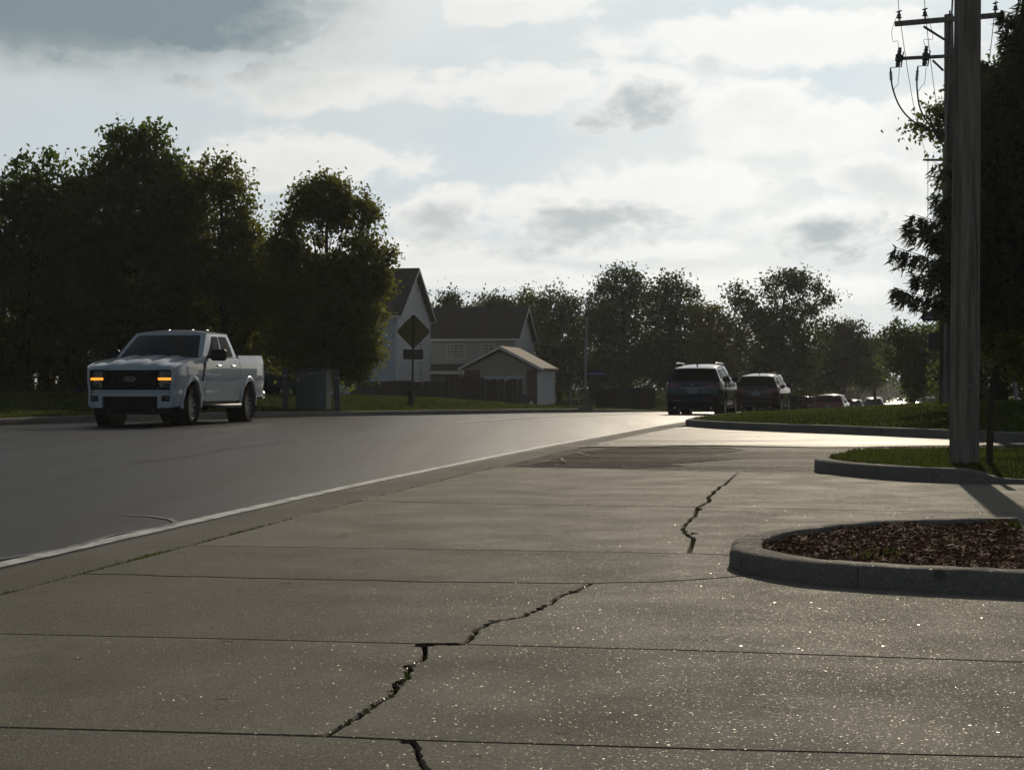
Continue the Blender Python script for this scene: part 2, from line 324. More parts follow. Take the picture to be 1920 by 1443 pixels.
def region(poly, spacing, zf, holes=()):
    """triangulated sheet inside a polygon, height zf(x, y)"""
    vs = [Vector(p) for p in poly]; es = [(i, (i + 1) % len(poly)) for i in range(len(poly))]
    xs = [p[0] for p in poly]; ys = [p[1] for p in poly]
    def inside(x, y):
        c = False; n = len(poly)
        for i in range(n):
            x1, y1 = poly[i]; x2, y2 = poly[(i + 1) % n]
            if (y1 > y) != (y2 > y) and x < (x2 - x1) * (y - y1) / (y2 - y1) + x1: c = not c
        return c
    y = min(ys)
    while y < max(ys):
        x = min(xs); sp = spacing(y) if callable(spacing) else spacing
        while x < max(xs):
            p = (x + random.uniform(-.3, .3) * sp, y + random.uniform(-.3, .3) * sp)
            if inside(*p): vs.append(Vector(p))
            x += sp
        y += sp
    V, E, F, *_ = delaunay_2d_cdt(vs, es, [], 1, 1e-5)
    mb = MB(); mb.add([(p.x, p.y, zf(p.x, p.y)) for p in V], [tuple(f) for f in F]); return mb, inside
def offset_poly(poly, d):      # inwards for a counter-clockwise polygon
    n = len(poly); out = []
    for i in range(n):
        p0, p1, p2 = Vector(poly[i - 1]), Vector(poly[i]), Vector(poly[(i + 1) % n])
        a = (p1 - p0); b = (p2 - p1)
        if a.length < 1e-9 or b.length < 1e-9: out.append(tuple(p1)); continue
        a.normalize(); b.normalize(); na = Vector((-a.y, a.x)); nb = Vector((-b.y, b.x)); m = na + nb
        if m.length < 0.2: m = na
        m.normalize(); k = d / max(m.dot(na), 0.5); out.append((p1.x + m.x * k, p1.y + m.y * k))
    return out
def area(poly): return 0.5 * sum(poly[i - 1][0] * poly[i][1] - poly[i][0] * poly[i - 1][1] for i in range(len(poly)))
def sweep(mb, path, prof, closed=False, hf=None, jit=0.0025):
    """path (x,y,z) list; prof (offset to the left, height) list; hf(i) scales height"""
    n = len(path); rows = []
    for i in range(n):
        p = Vector(path[i]); a = Vector(path[i - 1]) if (i > 0 or closed) else p; b = Vector(path[(i + 1) % n]) if (i < n - 1 or closed) else p
        d = (b - a); d.z = 0; d.normalize(); nrm = Vector((-d.y, d.x, 0)); h = hf(i) if hf else 1.0
        rows.append([p + nrm * (o + random.uniform(-jit, jit)) + Vector((0, 0, (z * h if z > 0 else z) + random.uniform(-jit, jit))) for o, z in prof])
    if closed: rows.append(rows[0])
    mb.grid(rows)
    if not closed:
        k = len(prof); mb.add(rows[0], [tuple(range(k))]); mb.add(rows[-1], [tuple(range(k))])
    return mb
def smooth_path(pts, n=6, closed=False):
    out = []; m = len(pts); P = [Vector(p) for p in pts]
    for i in range(m if closed else m - 1):
        p0 = P[i - 1] if (closed or i > 0) else P[i]; p1 = P[i]; p2 = P[(i + 1) % m]; p3 = P[(i + 2) % m] if (closed or i + 2 < m) else p2
        for k in range(n):
            t = k / n; out.append(0.5 * ((2 * p1) + (-p0 + p2) * t + (2 * p0 - 5 * p1 + 4 * p2 - p3) * t * t + (-p0 + 3 * p1 - 3 * p2 + p3) * t ** 3))
    if not closed: out.append(P[-1])
    return out

# ------------------------------------------------------------------ materials
paving('concrete', (0.215, 0.202, 0.160), (0.170, 0.160, 0.128), (0.130, 0.122, 0.098), 0.76, 0.075, 0.06, 230, 0.005, 110, pits=0.75, grit=1.0, vary=0.2)
paving('gutter_concrete', (0.20, 0.188, 0.155), (0.165, 0.155, 0.130), (0.125, 0.118, 0.10), 0.78, 0.05, 0.04, 230, 0.005, 110, pits=0.4, grit=0.8)
paving('kerb_concrete', (0.23, 0.218, 0.19), (0.17, 0.162, 0.142), (0.10, 0.096, 0.085), 0.85, 0.10, 0.02, 80, 0.006, 60, pits=0.6, grit=0.7)
paving('road_asphalt', (0.041, 0.042, 0.043), (0.033, 0.034, 0.035), (0.024, 0.024, 0.025), 0.41, 0.065, 0.04, 150, 0.004, 120, band=(0.9, 0.035, 1), grit=0.7)
paving('lot_asphalt', (0.042, 0.040, 0.036), (0.031, 0.029, 0.027), (0.019, 0.018, 0.017), 0.70, 0.018, 0.07, 110, 0.014, 45, band=(0.25, 0.9, 1), grit=1.0)
paving('patch_asphalt', (0.030, 0.029, 0.026), (0.022, 0.021, 0.019), (0.013, 0.013, 0.012), 0.76, 0.012, 0.05, 110, 0.012, 45, band=(0.3, 1.0, 1), grit=0.85)
paving('street_asphalt', (0.060, 0.058, 0.055), (0.05, 0.049, 0.047), (0.04, 0.039, 0.038), 0.48, 0.024, 0.04, 150, 0.006, 100, band=(0.25, 0.9, 1), grit=0.8)
material('dirt', (0.05, 0.04, 0.03), (0.028, 0.024, 0.018), 8, 1.0, 0.0, bump=0.01, coords='World')
material('lawn', (0.045, 0.065, 0.016), (0.030, 0.045, 0.012), 1.3, 1.0, 0.0, bump=0.04, bscale=22, coords='World', c3=(0.075, 0.078, 0.028), scale3=0.5)
material('grass_blade', (0.060, 0.088, 0.020), (0.040, 0.060, 0.014), 3.0, 0.8, 0.06, coords='World', translucent=0.45, tcol=(0.10, 0.13, 0.03), c3=(0.10, 0.10, 0.04), scale3=0.8)
material('soil', (0.035, 0.028, 0.022), (0.02, 0.017, 0.014), 6, 1.0, 0.0, bump=0.03, bscale=25, coords='World')
material('mulch', (0.125, 0.058, 0.034), (0.19, 0.088, 0.050), 40, 0.9, 0.1, coords='World', c3=(0.035, 0.022, 0.016), scale3=14)
material('mulch_pale', (0.28, 0.20, 0.13), (0.16, 0.11, 0.07), 20, 0.7, 0.3, coords='World')
material('line_paint', (0.82, 0.83, 0.80), (0.66, 0.66, 0.63), 9, 0.6, 0.2, coords='World', c3=(0.22, 0.21, 0.20), scale3=5)
material('old_paint', (0.17, 0.165, 0.155), (0.09, 0.09, 0.088), 14, 0.55, 0.4, coords='World')
material('crack_seal', (0.018, 0.018, 0.018), (0.03, 0.03, 0.03), 9, 0.7, 0.06, coords='World')
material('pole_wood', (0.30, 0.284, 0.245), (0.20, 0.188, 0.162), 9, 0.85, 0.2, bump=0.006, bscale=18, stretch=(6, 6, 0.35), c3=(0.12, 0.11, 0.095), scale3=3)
material('post_wood', (0.10, 0.075, 0.055), (0.055, 0.042, 0.032), 9, 0.85, 0.2, bump=0.003, bscale=30, stretch=(5, 5, 0.5))
material('fence_wood', (0.055, 0.047, 0.042), (0.034, 0.030, 0.027), 6, 0.85, 0.2, coords='World', stretch=(4, 4, 0.5))
material('galvanised', (0.30, 0.31, 0.32), (0.22, 0.23, 0.24), 12, 0.45, 0.5, metal=0.7)
material('dark_metal', (0.05, 0.05, 0.052), (0.035, 0.035, 0.037), 8, 0.5, 0.5, metal=0.3)
material('porcelain', (0.10, 0.11, 0.12), (0.07, 0.08, 0.085), 8, 0.25, 0.5)
material('cable', (0.02, 0.02, 0.02), (0.03, 0.03, 0.03), 5, 0.5, 0.5)
material('bare_wire', (0.22, 0.21, 0.19), (0.14, 0.13, 0.12), 5, 0.4, 0.5, metal=0.8)
material('bark', (0.045, 0.036, 0.028), (0.025, 0.020, 0.016), 7, 0.9, 0.2, bump=0.02, bscale=14, stretch=(3, 3, 0.6))
def leafmat(name, c, t, tr): material(name, c, tuple(x * 0.65 for x in c), 1.1, 0.6, 0.25, coords='World', translucent=tr, tcol=t)
leafmat('leaf_maple', (0.060, 0.090, 0.027), (0.15, 0.215, 0.035), 0.46)
leafmat('leaf_olive', (0.080, 0.095, 0.025), (0.24, 0.26, 0.04), 0.48)
leafmat('leaf_far', (0.048, 0.064, 0.022), (0.10, 0.13, 0.025), 0.40)
leafmat('leaf_yellow', (0.090, 0.075, 0.018), (0.16, 0.12, 0.02), 0.4)
leafmat('needle', (0.046, 0.064, 0.036), (0.07, 0.095, 0.035), 0.28)
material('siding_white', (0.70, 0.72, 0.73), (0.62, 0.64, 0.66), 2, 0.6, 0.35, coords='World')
material('siding_shaded', (0.42, 0.50, 0.58), (0.36, 0.44, 0.52), 2, 0.6, 0.35, coords='World')  # white siding darkened and blued: shade painted into the front walls
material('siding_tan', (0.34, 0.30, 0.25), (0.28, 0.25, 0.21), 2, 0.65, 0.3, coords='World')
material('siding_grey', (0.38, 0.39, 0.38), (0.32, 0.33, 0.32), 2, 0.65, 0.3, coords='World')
material('shingle_dark', (0.040, 0.036, 0.034), (0.060, 0.054, 0.050), 6, 0.9, 0.2, coords='World', bump=0.01, bscale=12)
material('shingle_tan', (0.22, 0.17, 0.12), (0.15, 0.115, 0.085), 6, 0.85, 0.25, coords='World', bump=0.01, bscale=12)
material('trim_white', (0.68, 0.68, 0.66), (0.58, 0.58, 0.56), 3, 0.5, 0.4)
material('brick', (0.16, 0.085, 0.065), (0.11, 0.06, 0.05), 9, 0.85, 0.2, coords='World')
material('window_glass', (0.03, 0.035, 0.04), (0.02, 0.024, 0.028), 1, 0.06, 0.6)
material('garage_door', (0.40, 0.46, 0.52), (0.35, 0.41, 0.47), 2, 0.5, 0.4)
material('curtain', (0.5, 0.5, 0.47), (0.4, 0.4, 0.38), 4, 0.9, 0.2)
material('cabinet_green', (0.030, 0.045, 0.042), (0.024, 0.036, 0.034), 3, 0.4, 0.5)
material('cabinet_edge', (0.055, 0.075, 0.085), (0.045, 0.062, 0.07), 3, 0.4, 0.5)
material('sticker', (0.16, 0.17, 0.17), (0.12, 0.13, 0.13), 20, 0.5, 0.4)
material('bollard_paint', (0.075, 0.075, 0.085), (0.05, 0.05, 0.058), 5, 0.6, 0.4)
material('sign_back', (0.20, 0.175, 0.085), (0.17, 0.15, 0.075), 3, 0.6, 0.3)
material('sign_grey', (0.11, 0.115, 0.115), (0.09, 0.095, 0.095), 3, 0.5, 0.5, metal=0.3)
material('sign_blue', (0.018, 0.035, 0.13), (0.014, 0.028, 0.10), 5, 0.4, 0.5)
material('sign_letters', (0.32, 0.36, 0.45), (0.26, 0.30, 0.38), 9, 0.4, 0.5)
material('bin_dark', (0.022, 0.024, 0.027), (0.03, 0.032, 0.035), 5, 0.5, 0.5)
material('bin_teal', (0.03, 0.085, 0.085), (0.024, 0.065, 0.066), 5, 0.5, 0.5)
material('bag_white', (0.6, 0.62, 0.64), (0.5, 0.52, 0.54), 8, 0.5, 0.4)
material('canopy_blue', (0.20, 0.30, 0.42), (0.16, 0.25, 0.36), 3, 0.8, 0.2)
material('tub_blue', (0.02, 0.12, 0.28), (0.018, 0.10, 0.24), 3, 0.4, 0.5)
# vehicles
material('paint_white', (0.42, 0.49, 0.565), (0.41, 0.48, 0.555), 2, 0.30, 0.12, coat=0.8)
material('windshield_glass', (0.010, 0.013, 0.016), (0.014, 0.017, 0.020), 1, 0.05, 0.35)
material('paint_blue', (0.026, 0.039, 0.062), (0.024, 0.036, 0.057), 2, 0.07, 0.35, metal=0.3, coat=0.0)
material('paint_black', (0.010, 0.010, 0.011), (0.012, 0.012, 0.013), 2, 0.07, 0.35, coat=0.0)
material('paint_red', (0.15, 0.014, 0.013), (0.13, 0.012, 0.012), 2, 0.07, 0.35, coat=0.0)
material('paint_teal', (0.05, 0.12, 0.15), (0.045, 0.11, 0.14), 2, 0.07, 0.35, coat=0.0)
material('paint_silver', (0.30, 0.32, 0.35), (0.28, 0.30, 0.33), 2, 0.3, 0.5, metal=0.5, coat=0.45)
material('car_glass', (0.008, 0.010, 0.012), (0.011, 0.013, 0.015), 1, 0.05, 0.01)
material('black_plastic', (0.012, 0.012, 0.013), (0.016, 0.016, 0.017), 15, 0.55, 0.15)
material('grille_black', (0.008, 0.008, 0.009), (0.012, 0.012, 0.013), 15, 0.5, 0.12)
material('chrome', (0.65, 0.66, 0.68), (0.6, 0.61, 0.63), 3, 0.12, 0.5, metal=1.0)
material('badge_silver', (0.25, 0.27, 0.30), (0.22, 0.24, 0.27), 6, 0.35, 0.5, metal=0.6)
material('badge_dark', (0.012, 0.014, 0.020), (0.010, 0.012, 0.016), 6, 0.3, 0.5)
material('rubber', (0.012, 0.012, 0.012), (0.018, 0.018, 0.018), 20, 0.9, 0.12)
material('rim_black', (0.035, 0.035, 0.037), (0.045, 0.045, 0.047), 8, 0.4, 0.4)
material('brake_black', (0.006, 0.006, 0.006), (0.009, 0.009, 0.009), 8, 0.8, 0.1)
material('rim_silver', (0.30, 0.30, 0.31), (0.24, 0.24, 0.25), 8, 0.3, 0.5, metal=0.8)
material('amber_lamp', (0.6, 0.2, 0.02), (0.6, 0.2, 0.02), 2, 0.3, 0.5, emit=(1.0, 0.33, 0.03), estr=1.55)
material('lamp_glass', (0.025, 0.026, 0.028), (0.035, 0.036, 0.038), 8, 0.1, 0.6)
material('lamp_reflector', (0.12, 0.12, 0.13), (0.09, 0.09, 0.10), 8, 0.25, 0.5, metal=0.6)
material('tail_red', (0.16, 0.012, 0.010), (0.12, 0.010, 0.008), 8, 0.2, 0.5, coat=0.6)
material('plate', (0.30, 0.34, 0.36), (0.24, 0.28, 0.30), 40, 0.45, 0.4)
material('plate_ink', (0.05, 0.07, 0.12), (0.06, 0.08, 0.13), 9, 0.5, 0.4)

# ------------------------------------------------------------------ the lie of the land
E = interp([(-30, -8.6), (0, -3.75), (8.3, -2.36), (14.9, -1.30), (20.4, -0.32), (25.2, 0.58), (30, 1.55), (38.3, 3.3), (48, 5.55), (58, 8.0), (70, 10.9), (77, 12.6), (90, 16.0), (103, 19.6), (130, 26.8), (170, 36.2), (250, 54), (400, 87), (570, 124), (900, 196)])
L = interp([(-30, -19.0), (0, -16.5), (20, -13.9), (38, -10.6), (49, -7.3), (56, -4.6), (65, -0.2), (72, 2.9), (80, 6.2), (90, 9.2), (103, 12.8), (130, 20), (170, 29.5), (250, 47), (400, 80), (570, 117), (900, 189)])
ZR = interp([(-100, 0), (30, 0), (45, 0.0), (58, -0.12), (70, -0.22), (77, -0.35), (90, -0.72), (103, -1.1), (130, -1.5), (170, -1.95), (250, -2.6), (400, -3.5), (570, -4.3), (900, -5.5)])
def zleft(x, y):
    d = L(y) - x; return max(ZR(y), -0.45) + 0.14 + 0.58 * ss((d - 1.5) / 9.0) * (1 - ss((y - 78) / 18))
def zright(x, y):
    d = x - E(y) - 0.5; return max(ZR(y), -2.2) + 0.14 + 0.32 * ss(d / 7.5) * (1 if y < 62 else 1 - ss((y - 62) / 40))

YS = [-12, -6, 0, 3, 6] + [8 + 2 * i for i in range(30)] + [70, 74, 78, 82, 86, 90, 95, 100, 106, 112, 120, 130, 140, 155, 170, 190, 220, 250, 300, 350, 400, 480, 570, 700, 900]
# base ground to the horizon
mb = MB(); XS = [-1500, -600, -250, -120, -60, -30, -15, 0, 15, 30, 60, 120, 250, 600, 1500]
mb.grid([[(x, y, ZR(y) - 0.5) for x in XS] for y in [-900, -300, -100, -30, 0, 30, 50, 60, 70, 80, 90, 103, 130, 170, 250, 400, 570, 900, 2500]])
ground = struct(mb.build('ground', 'dirt'))
# road
mb = MB(); mb.grid([[(L(y) + 0.45 + (E(y) - L(y) - 0.45) * k / 8, y, ZR(y) + 0.05 * math.sin(math.pi * k / 8) * ss((y - 5) / 30) * 0.6) for k in range(9)] for y in YS])
road = struct(mb.build('road', 'road_asphalt', smooth=40))
def zroad(x, y):
    k = (x - L(y) - 0.45) / (E(y) - L(y) - 0.45); return ZR(y) + 0.03 * math.sin(math.pi * min(max(k, 0), 1)) * ss((y - 5) / 30)
def ribbon(mb, xf, w, y0, y1, step, dz, jit=0.0):
    rows = []; n = max(2, int((y1 - y0) / step))
    for i in range(n + 1):
        y = y0 + (y1 - y0) * i / n; x = xf(y); a = random.uniform(-jit, jit); b = random.uniform(-jit, jit)
        rows.append([(x - w / 2 + a, y, zroad(x - w / 2, y) + dz), (x + w / 2 + b, y, zroad(x + w / 2, y) + dz)])
    mb.grid(rows)
mb = MB(); ribbon(mb, lambda y: E(y) - 0.09, 0.115, -10, 330, 0.5, 0.005, 0.006)
struct(mb.build('edge_line', 'line_paint'))
mb = MB(); ribbon(mb, lambda y: E(y) - 4.6, 0.13, 39, 62, 1.0, 0.006, 0.01); struct(mb.build('lane_line', 'line_paint'))
mb = MB(); ribbon(mb, lambda y: E(y) - 4.35, 0.10, 39, 62, 1.0, 0.006, 0.01); struct(mb.build('lane_line', 'line_paint'))
mb = MB()
for a, b in ((46, 49.5), (58, 61)): ribbon(mb, lambda y: E(y) - 9.4, 0.13, a, b, 0.5, 0.006, 0.01)
struct(mb.build('lane_line', 'line_paint'))
mb = MB()
def flat_strip(mb, pts, w, dz=0.006, zf=None):
    P = [Vector((x, y, 0)) for x, y in pts]; rows = []
    for i, p in enumerate(P):
        d = (P[min(i + 1, len(P) - 1)] - P[max(i - 1, 0)]).normalized(); n = Vector((-d.y, d.x, 0)); ww = w * random.uniform(0.5, 1.4)
        rows.append([tuple(p + n * s * ww / 2 + Vector((0, 0, (zf or zroad)(p.x, p.y) + dz))) for s in (1, -1)])
    mb.grid(rows)
flat_strip(mb, [gr(x, y) for x, y in ((-80, 1062), (60, 1040), (150, 1024), (185, 1012), (215, 1003), (270, 994), (320, 986), (331, 980), (318, 974), (285, 969), (235, 966))], 0.035)
struct(mb.build('paint_trace', 'old_paint'))
mb = MB()
for pts in ([(330, 827), (430, 828), (520, 827), (640, 829), (760, 831), (900, 834)], [(380, 850), (430, 845), (480, 838), (520, 833), (560, 830)], [(250, 870), (330, 861), (390, 852)]):
    q = [gr(x + random.uniform(-3, 3), y + random.uniform(-.8, .8)) for a, b in zip(pts, pts[1:]) for x, y in [(a[0] + (b[0] - a[0]) * t / 6, a[1] + (b[1] - a[1]) * t / 6) for t in range(6)]]
    flat_strip(mb, q, 0.028)
struct(mb.build('road_crack', 'crack_seal'))

# gutter pans on both sides, kerb on the left
YG = [y for y in YS if y <= 36.5] + [36.5]
mb = MB(); mb.grid([[(E(y), y, ZR(y) - 0.001), (E(y) + 0.05, y, ZR(y) - 0.008), (E(y) + 0.40, y, ZR(y) - 0.004), (E(y) + 0.42, y, ZR(y) - 0.02)] for y in YG])
struct(mb.build('gutter', 'gutter_concrete', smooth=30))
mb = MB(); mb.grid([[(E(y), y, ZR(y) - 0.002), (E(y) + 0.42, y, ZR(y) + 0.0)] for y in [36.5] + [y for y in YS if y > 36.5 and y < 500]])
struct(mb.build('gutter', 'gutter_concrete', smooth=30))
mb = MB(); mb.grid([[(L(y) - 0.02, y, ZR(y) - 0.01), (L(y) + 0.45, y, ZR(y) + 0.002)] for y in YS if y < 500])
struct(mb.build('gutter', 'gutter_concrete'))
KP = [(0, -0.08), (0, 0.11), (0.012, 0.135), (0.03, 0.145), (0.14, 0.148), (0.15, 0.13), (0.15, -0.05)]
mb = MB(); YK = [y for y in np.arange(-10, 130, 1.5)]
sweep(mb, [(L(y), y, ZR(y)) for y in YK], KP); struct(mb.build('kerb', 'kerb_concrete', smooth=50))

# left lawn with its mound, running back under the houses
mb = MB(); DS = [0.14, 0.4, 0.8, 1.5, 2.5, 3.5, 5, 6.5, 8, 10, 12, 15, 20, 28, 40, 60, 90]
mb.grid([[(L(y) - d, y, zleft(L(y) - d, y) + 0.012 * random.uniform(-1, 1) * (d > 0.3)) for d in DS] for y in list(np.arange(-10, 130, 1.5)) + [140, 160, 200, 260, 350]])
struct(mb.build('lawn', 'lawn', smooth=80))

# right side: kerb of the far lawn, the lawn itself
KF = [gr(1289, 799.5), gr(1330, 803), gr(1400, 807), gr(1500, 811), gr(1600, 815), gr(1780, 823), gr(1925, 829.5), (9.6, 22.6), (14, 17)]
NOSE = (E(37.6) + 0.46, 37.6)
path = [(E(y) + 0.44, y, ZR(y)) for y in (60, 56, 52, 48, 44, 41, 39)] 
path = [(E(y) + 0.44, y, ZR(y)) for y in list(np.arange(120, 42, -3)) + [42, 40, 38.6]] + [tuple(p) for p in smooth_path([(NOSE[0], NOSE[1], 0), (KF[0][0], KF[0][1], 0)] + [(x, y, 0) for x, y in KF[1:]], 4)]
mb = MB(); sweep(mb, path, KP); struct(mb.build('kerb', 'kerb_concrete', smooth=50))
FAR_KERB = path
inner = []
for i, p in enumerate(path):
    a = Vector(path[max(i - 1, 0)]); b = Vector(path[min(i + 1, len(path) - 1)]); d = (b - a); d.z = 0; d.normalize(); inner.append((p[0] - d.y * 0.145, p[1] + d.x * 0.145))
poly = inner + [(40, 17), (60, 60), (62, 122)]
if area(poly) < 0: poly = poly[::-1]
def zfar(x, y):
    # rises away from either kerb
    d1 = x - E(y) - 0.6; d2 = min((Vector((x, y)) - Vector((q[0], q[1]))).length for q in inner[::2])
    return max(ZR(y), -2.2) + 0.142 + 0.30 * ss(min(d1, d2) / 7.0) * (1 if y < 62 else 1 - ss((y - 62) / 40)) + 0.01 * random.uniform(-1, 1)
mb, in_far = region(poly, lambda y: 1.2 if y < 60 else 3.0, zfar); struct(mb.build('lawn', 'lawn', smooth=80))
mb = MB(); mb.grid([[(E(y) + 0.55 + d, y, max(ZR(y), -6) + 0.13 + 0.1 * ss(d / 20)) for d in (0, 2, 5, 10, 20, 40, 80, 160)] for y in YS if y >= 118]); struct(mb.build('verge', 'lawn', smooth=80))
mb = MB(); mb.grid([[(L(y) - 0.1 - d, y, max(ZR(y), -6) + 0.13 + 0.3 * ss(d / 20)) for d in (0, 2, 5, 10, 20, 40, 80, 160)] for y in YS if y >= 126]); struct(mb.build('verge', 'lawn', smooth=80))

# asphalt lot between the concrete apron and the far kerb
mb = MB()
poly = [(E(y) + 0.43, y) for y in (4, 8, 12, 16, 20, 24, 28, 32, 36)] + [(KF[0][0] + 0.05, KF[0][1] + 0.05)] + [(x + 0.05, y + 0.05) for x, y in KF[1:]] + [(14, 4)]
if area(poly) < 0: poly = poly[::-1]
def zlot(x, y): return -0.048 + 0.040 * ss((y - 15.8) / 1.4)
mb, _ = region(poly, 0.55, zlot)
lot = struct(mb.build('asphalt_lot', 'lot_asphalt', smooth=60))
# the smoother side street lies over its far half, feathered along an uneven seam
seam = [(E(25.4) + 0.44, 25.4)] + [gr(px, 836 + 1.2 * math.sin(px * .013) + random.uniform(-.4, .4), 0.004) for px in range(1080, 1930, 25)] + [(9.5, 20.6), (14, 18.0)]
back = [(x + 0.04, y + 0.04) for x, y in KF][::-1]
poly2 = seam + [(14, 17.2)][:0] + back + [(E(y) + 0.44, y) for y in (36, 33, 30, 28, 26.5)]
if area(poly2) < 0: poly2 = poly2[::-1]
mb, _ = region(poly2, 1.3, lambda x, y: 0.004)
struct(mb.build('side_street', 'street_asphalt', smooth=60))
mb = MB()
for pts in ([(1040, 838), (1100, 836), (1150, 831), (1240, 832), (1330, 830)], [(1180, 834), (1300, 835), (1500, 836), (1700, 835), (1920, 838)], [(1000, 868), (1030, 864), (1060, 866), (1050, 858)], [(1080, 848), (1100, 853), (1130, 857)], [(1280, 851), (1400, 849), (1520, 851)]):
    q = [gr(x + random.uniform(-3, 3), y + random.uniform(-.7, .7)) for a, b in zip(pts, pts[1:]) for x, y in [(a[0] + (b[0] - a[0]) * t / 7, a[1] + (b[1] - a[1]) * t / 7) for t in range(7)]]
    flat_strip(mb, q, 0.04, 0.012, zlot)
struct(mb.build('asphalt_crack', 'crack_seal'))
mb = MB(); edge_px = [(975, 873), (1010, 866), (1050, 857), (1085, 849), (1120, 842), (1170, 838), (1240, 838), (1330, 838), (1400, 841), (1380, 846), (1300, 852), (1390, 858), (1330, 864), (1250, 868), (1290, 873), (1180, 875), (1060, 874.5)]
ring = [gr(x + random.uniform(-6, 6), y + random.uniform(-1, 1)) for a, b in zip(edge_px, edge_px[1:] + edge_px[:1]) for x, y in [(a[0] + (b[0] - a[0]) * t / 5, a[1] + (b[1] - a[1]) * t / 5) for t in range(5)]]
if area(ring) < 0: ring = ring[::-1]
mb, _ = region(ring, 0.5, lambda x, y: zlot(x, y) + 0.004); struct(mb.build('asphalt_patch', 'patch_asphalt', smooth=60))

# concrete apron: slabs split by joints and by the cracks, standing on dirt
bed = MB(); bed.grid([[(x, y, -0.055) for x in (-6, 0, 6, 14)] for y in (-3, 5, 10, 19.5)]); apron = struct(bed.build('driveway_bed', 'dirt'))
GUT = lambda y: E(y) + 0.435
def jag(pts, step_px=9, amp=2.2):
    out = []
    for a, b in zip(pts, pts[1:]):
        n = max(1, int(math.hypot(b[0] - a[0], (b[1] - a[1]) * 3) / step_px))
        for k in range(n):
            t = k / n; s = 0 if k == 0 else 1; out.append((a[0] + (b[0] - a[0]) * t + s * random.uniform(-amp, amp) * 3, a[1] + (b[1] - a[1]) * t + s * random.uniform(-amp, amp) * 0.8))
    out.append(pts[-1]); return out
def line(tab):
    xs, ys = zip(*tab); return lambda px: float(np.interp(px, xs, ys))
# joint lines as ground curves, each from the gutter to the far right, as lists of ground points from left to right
def joint(pts, extend_to=13.0):
    g = [gr(*p) for p in pts]; (x0, y0), (x1, y1) = g[-2], g[-1]; s = (y1 - y0) / (x1 - x0)
    s = -0.21; g.append((extend_to, y1 + s * (extend_to - x1))); return g
def start_at_gutter(g):      # extend / trim the left end to the gutter joint
    (x0, y0), (x1, y1) = g[0], g[1]; s = (y1 - y0) / (x1 - x0); y = y0
    for _ in range(30): y = y0 + s * (GUT(y) - x0)
    return [(GUT(y), y)] + [p for p in g if p[0] > GUT(y) + 0.05]
Jb = start_at_gutter(joint([(0, 1362), (610, 1379), (770, 1386), (1300, 1402), (1920, 1418)]))
Ja = start_at_gutter(joint([(0, 1187), (400, 1196), (795, 1206), (868, 1207), (1300, 1218), (1920, 1240)]))
Jw = start_at_gutter(joint(jag([(165, 1075), (380, 1080), (560, 1085), (760, 1089), (900, 1091), (1110, 1093), (1230, 1090), (1300, 1086), (1395, 1079), (1500, 1076)], 40, 1.2)))
Jc = start_at_gutter(joint([(350, 1022), (900, 1030), (1292, 1037), (1370, 1040), (1500, 1043)]))
Jd = start_at_gutter(joint([(690, 939), (1000, 945), (1308, 950), (1640, 957), (1920, 962)]))
Je = start_at_gutter(joint([(950, 875), (1250, 881), (1385, 885), (1545, 889), (1700, 893)]))
def near(g, px, py):          # index of the joint point closest to a pixel
    q = gr(px, py); return min(range(len(g)), key=lambda i: (g[i][0] - q[0]) ** 2 + (g[i][1] - q[1]) ** 2)
def strip(lo, hi, cuts=()):
    """slabs between a lower and an upper joint; cuts are crack lines from the lower to the upper joint"""
    polys = []; li, ui = 0, 0; left = None
    def gutter_side(y0, y1): n = 5; return [(GUT(y0 + (y1 - y0) * k / n), y0 + (y1 - y0) * k / n) for k in range(1, n)]
    marks = [(near(lo, *c[0]), near(hi, *c[-1]), [gr(*p) for p in c[1:-1]]) for c in cuts] + [(len(lo) - 1, len(hi) - 1, [])]
    for (a, b, mid) in marks:
        right = [lo[a]] + mid + [hi[b]]
        p = lo[li:a + 1] + right[1:-1] + hi[ui:b + 1][::-1]
        p += (left[::-1][1:-1] if left else gutter_side(hi[0][1], lo[0][1]))
        polys.append(p); left = right; li, ui = a, b
    return polys
crk0 = ([(770, 1386)] + jag([(783, 1402), (790, 1425), (812, 1450), (840, 1600), (900, 1900)], 14, 2.5) + [(960, 2600)])[::-1]
crk1 = [(610, 1379)] + jag([(640, 1360), (668, 1346), (700, 1322), (738, 1298), (742, 1282), (766, 1272), (764, 1250), (792, 1236), (797, 1222)], 9, 1.7) + [(795, 1206)]
crk2 = [(868, 1207)] + jag([(884, 1196), (893, 1180), (930, 1164), (975, 1157), (1020, 1137), (1050, 1118), (1082, 1106)], 9, 1.4) + [(1110, 1093)]
crk4 = [(1292, 1037)] + jag([(1300, 1012), (1281, 998), (1285, 984), (1303, 968)], 10, 2.0) + [(1308, 950)]
crk5 = [(1308, 950)] + jag([(1328, 941), (1332, 928), (1345, 918), (1362, 905)], 10, 1.6) + [(1385, 885)]
J0 = [(GUT(1.0), 1.0), (0.0, 0.75), (13, -3)]
slabs = strip(J0, Jb, [crk0]) + strip(Jb, Ja, [crk1]) + strip(Ja, Jw, [crk2]) + strip(Jw, Jc) + strip(Jc, Jd, [crk4]) + strip(Jd, Je, [crk5])
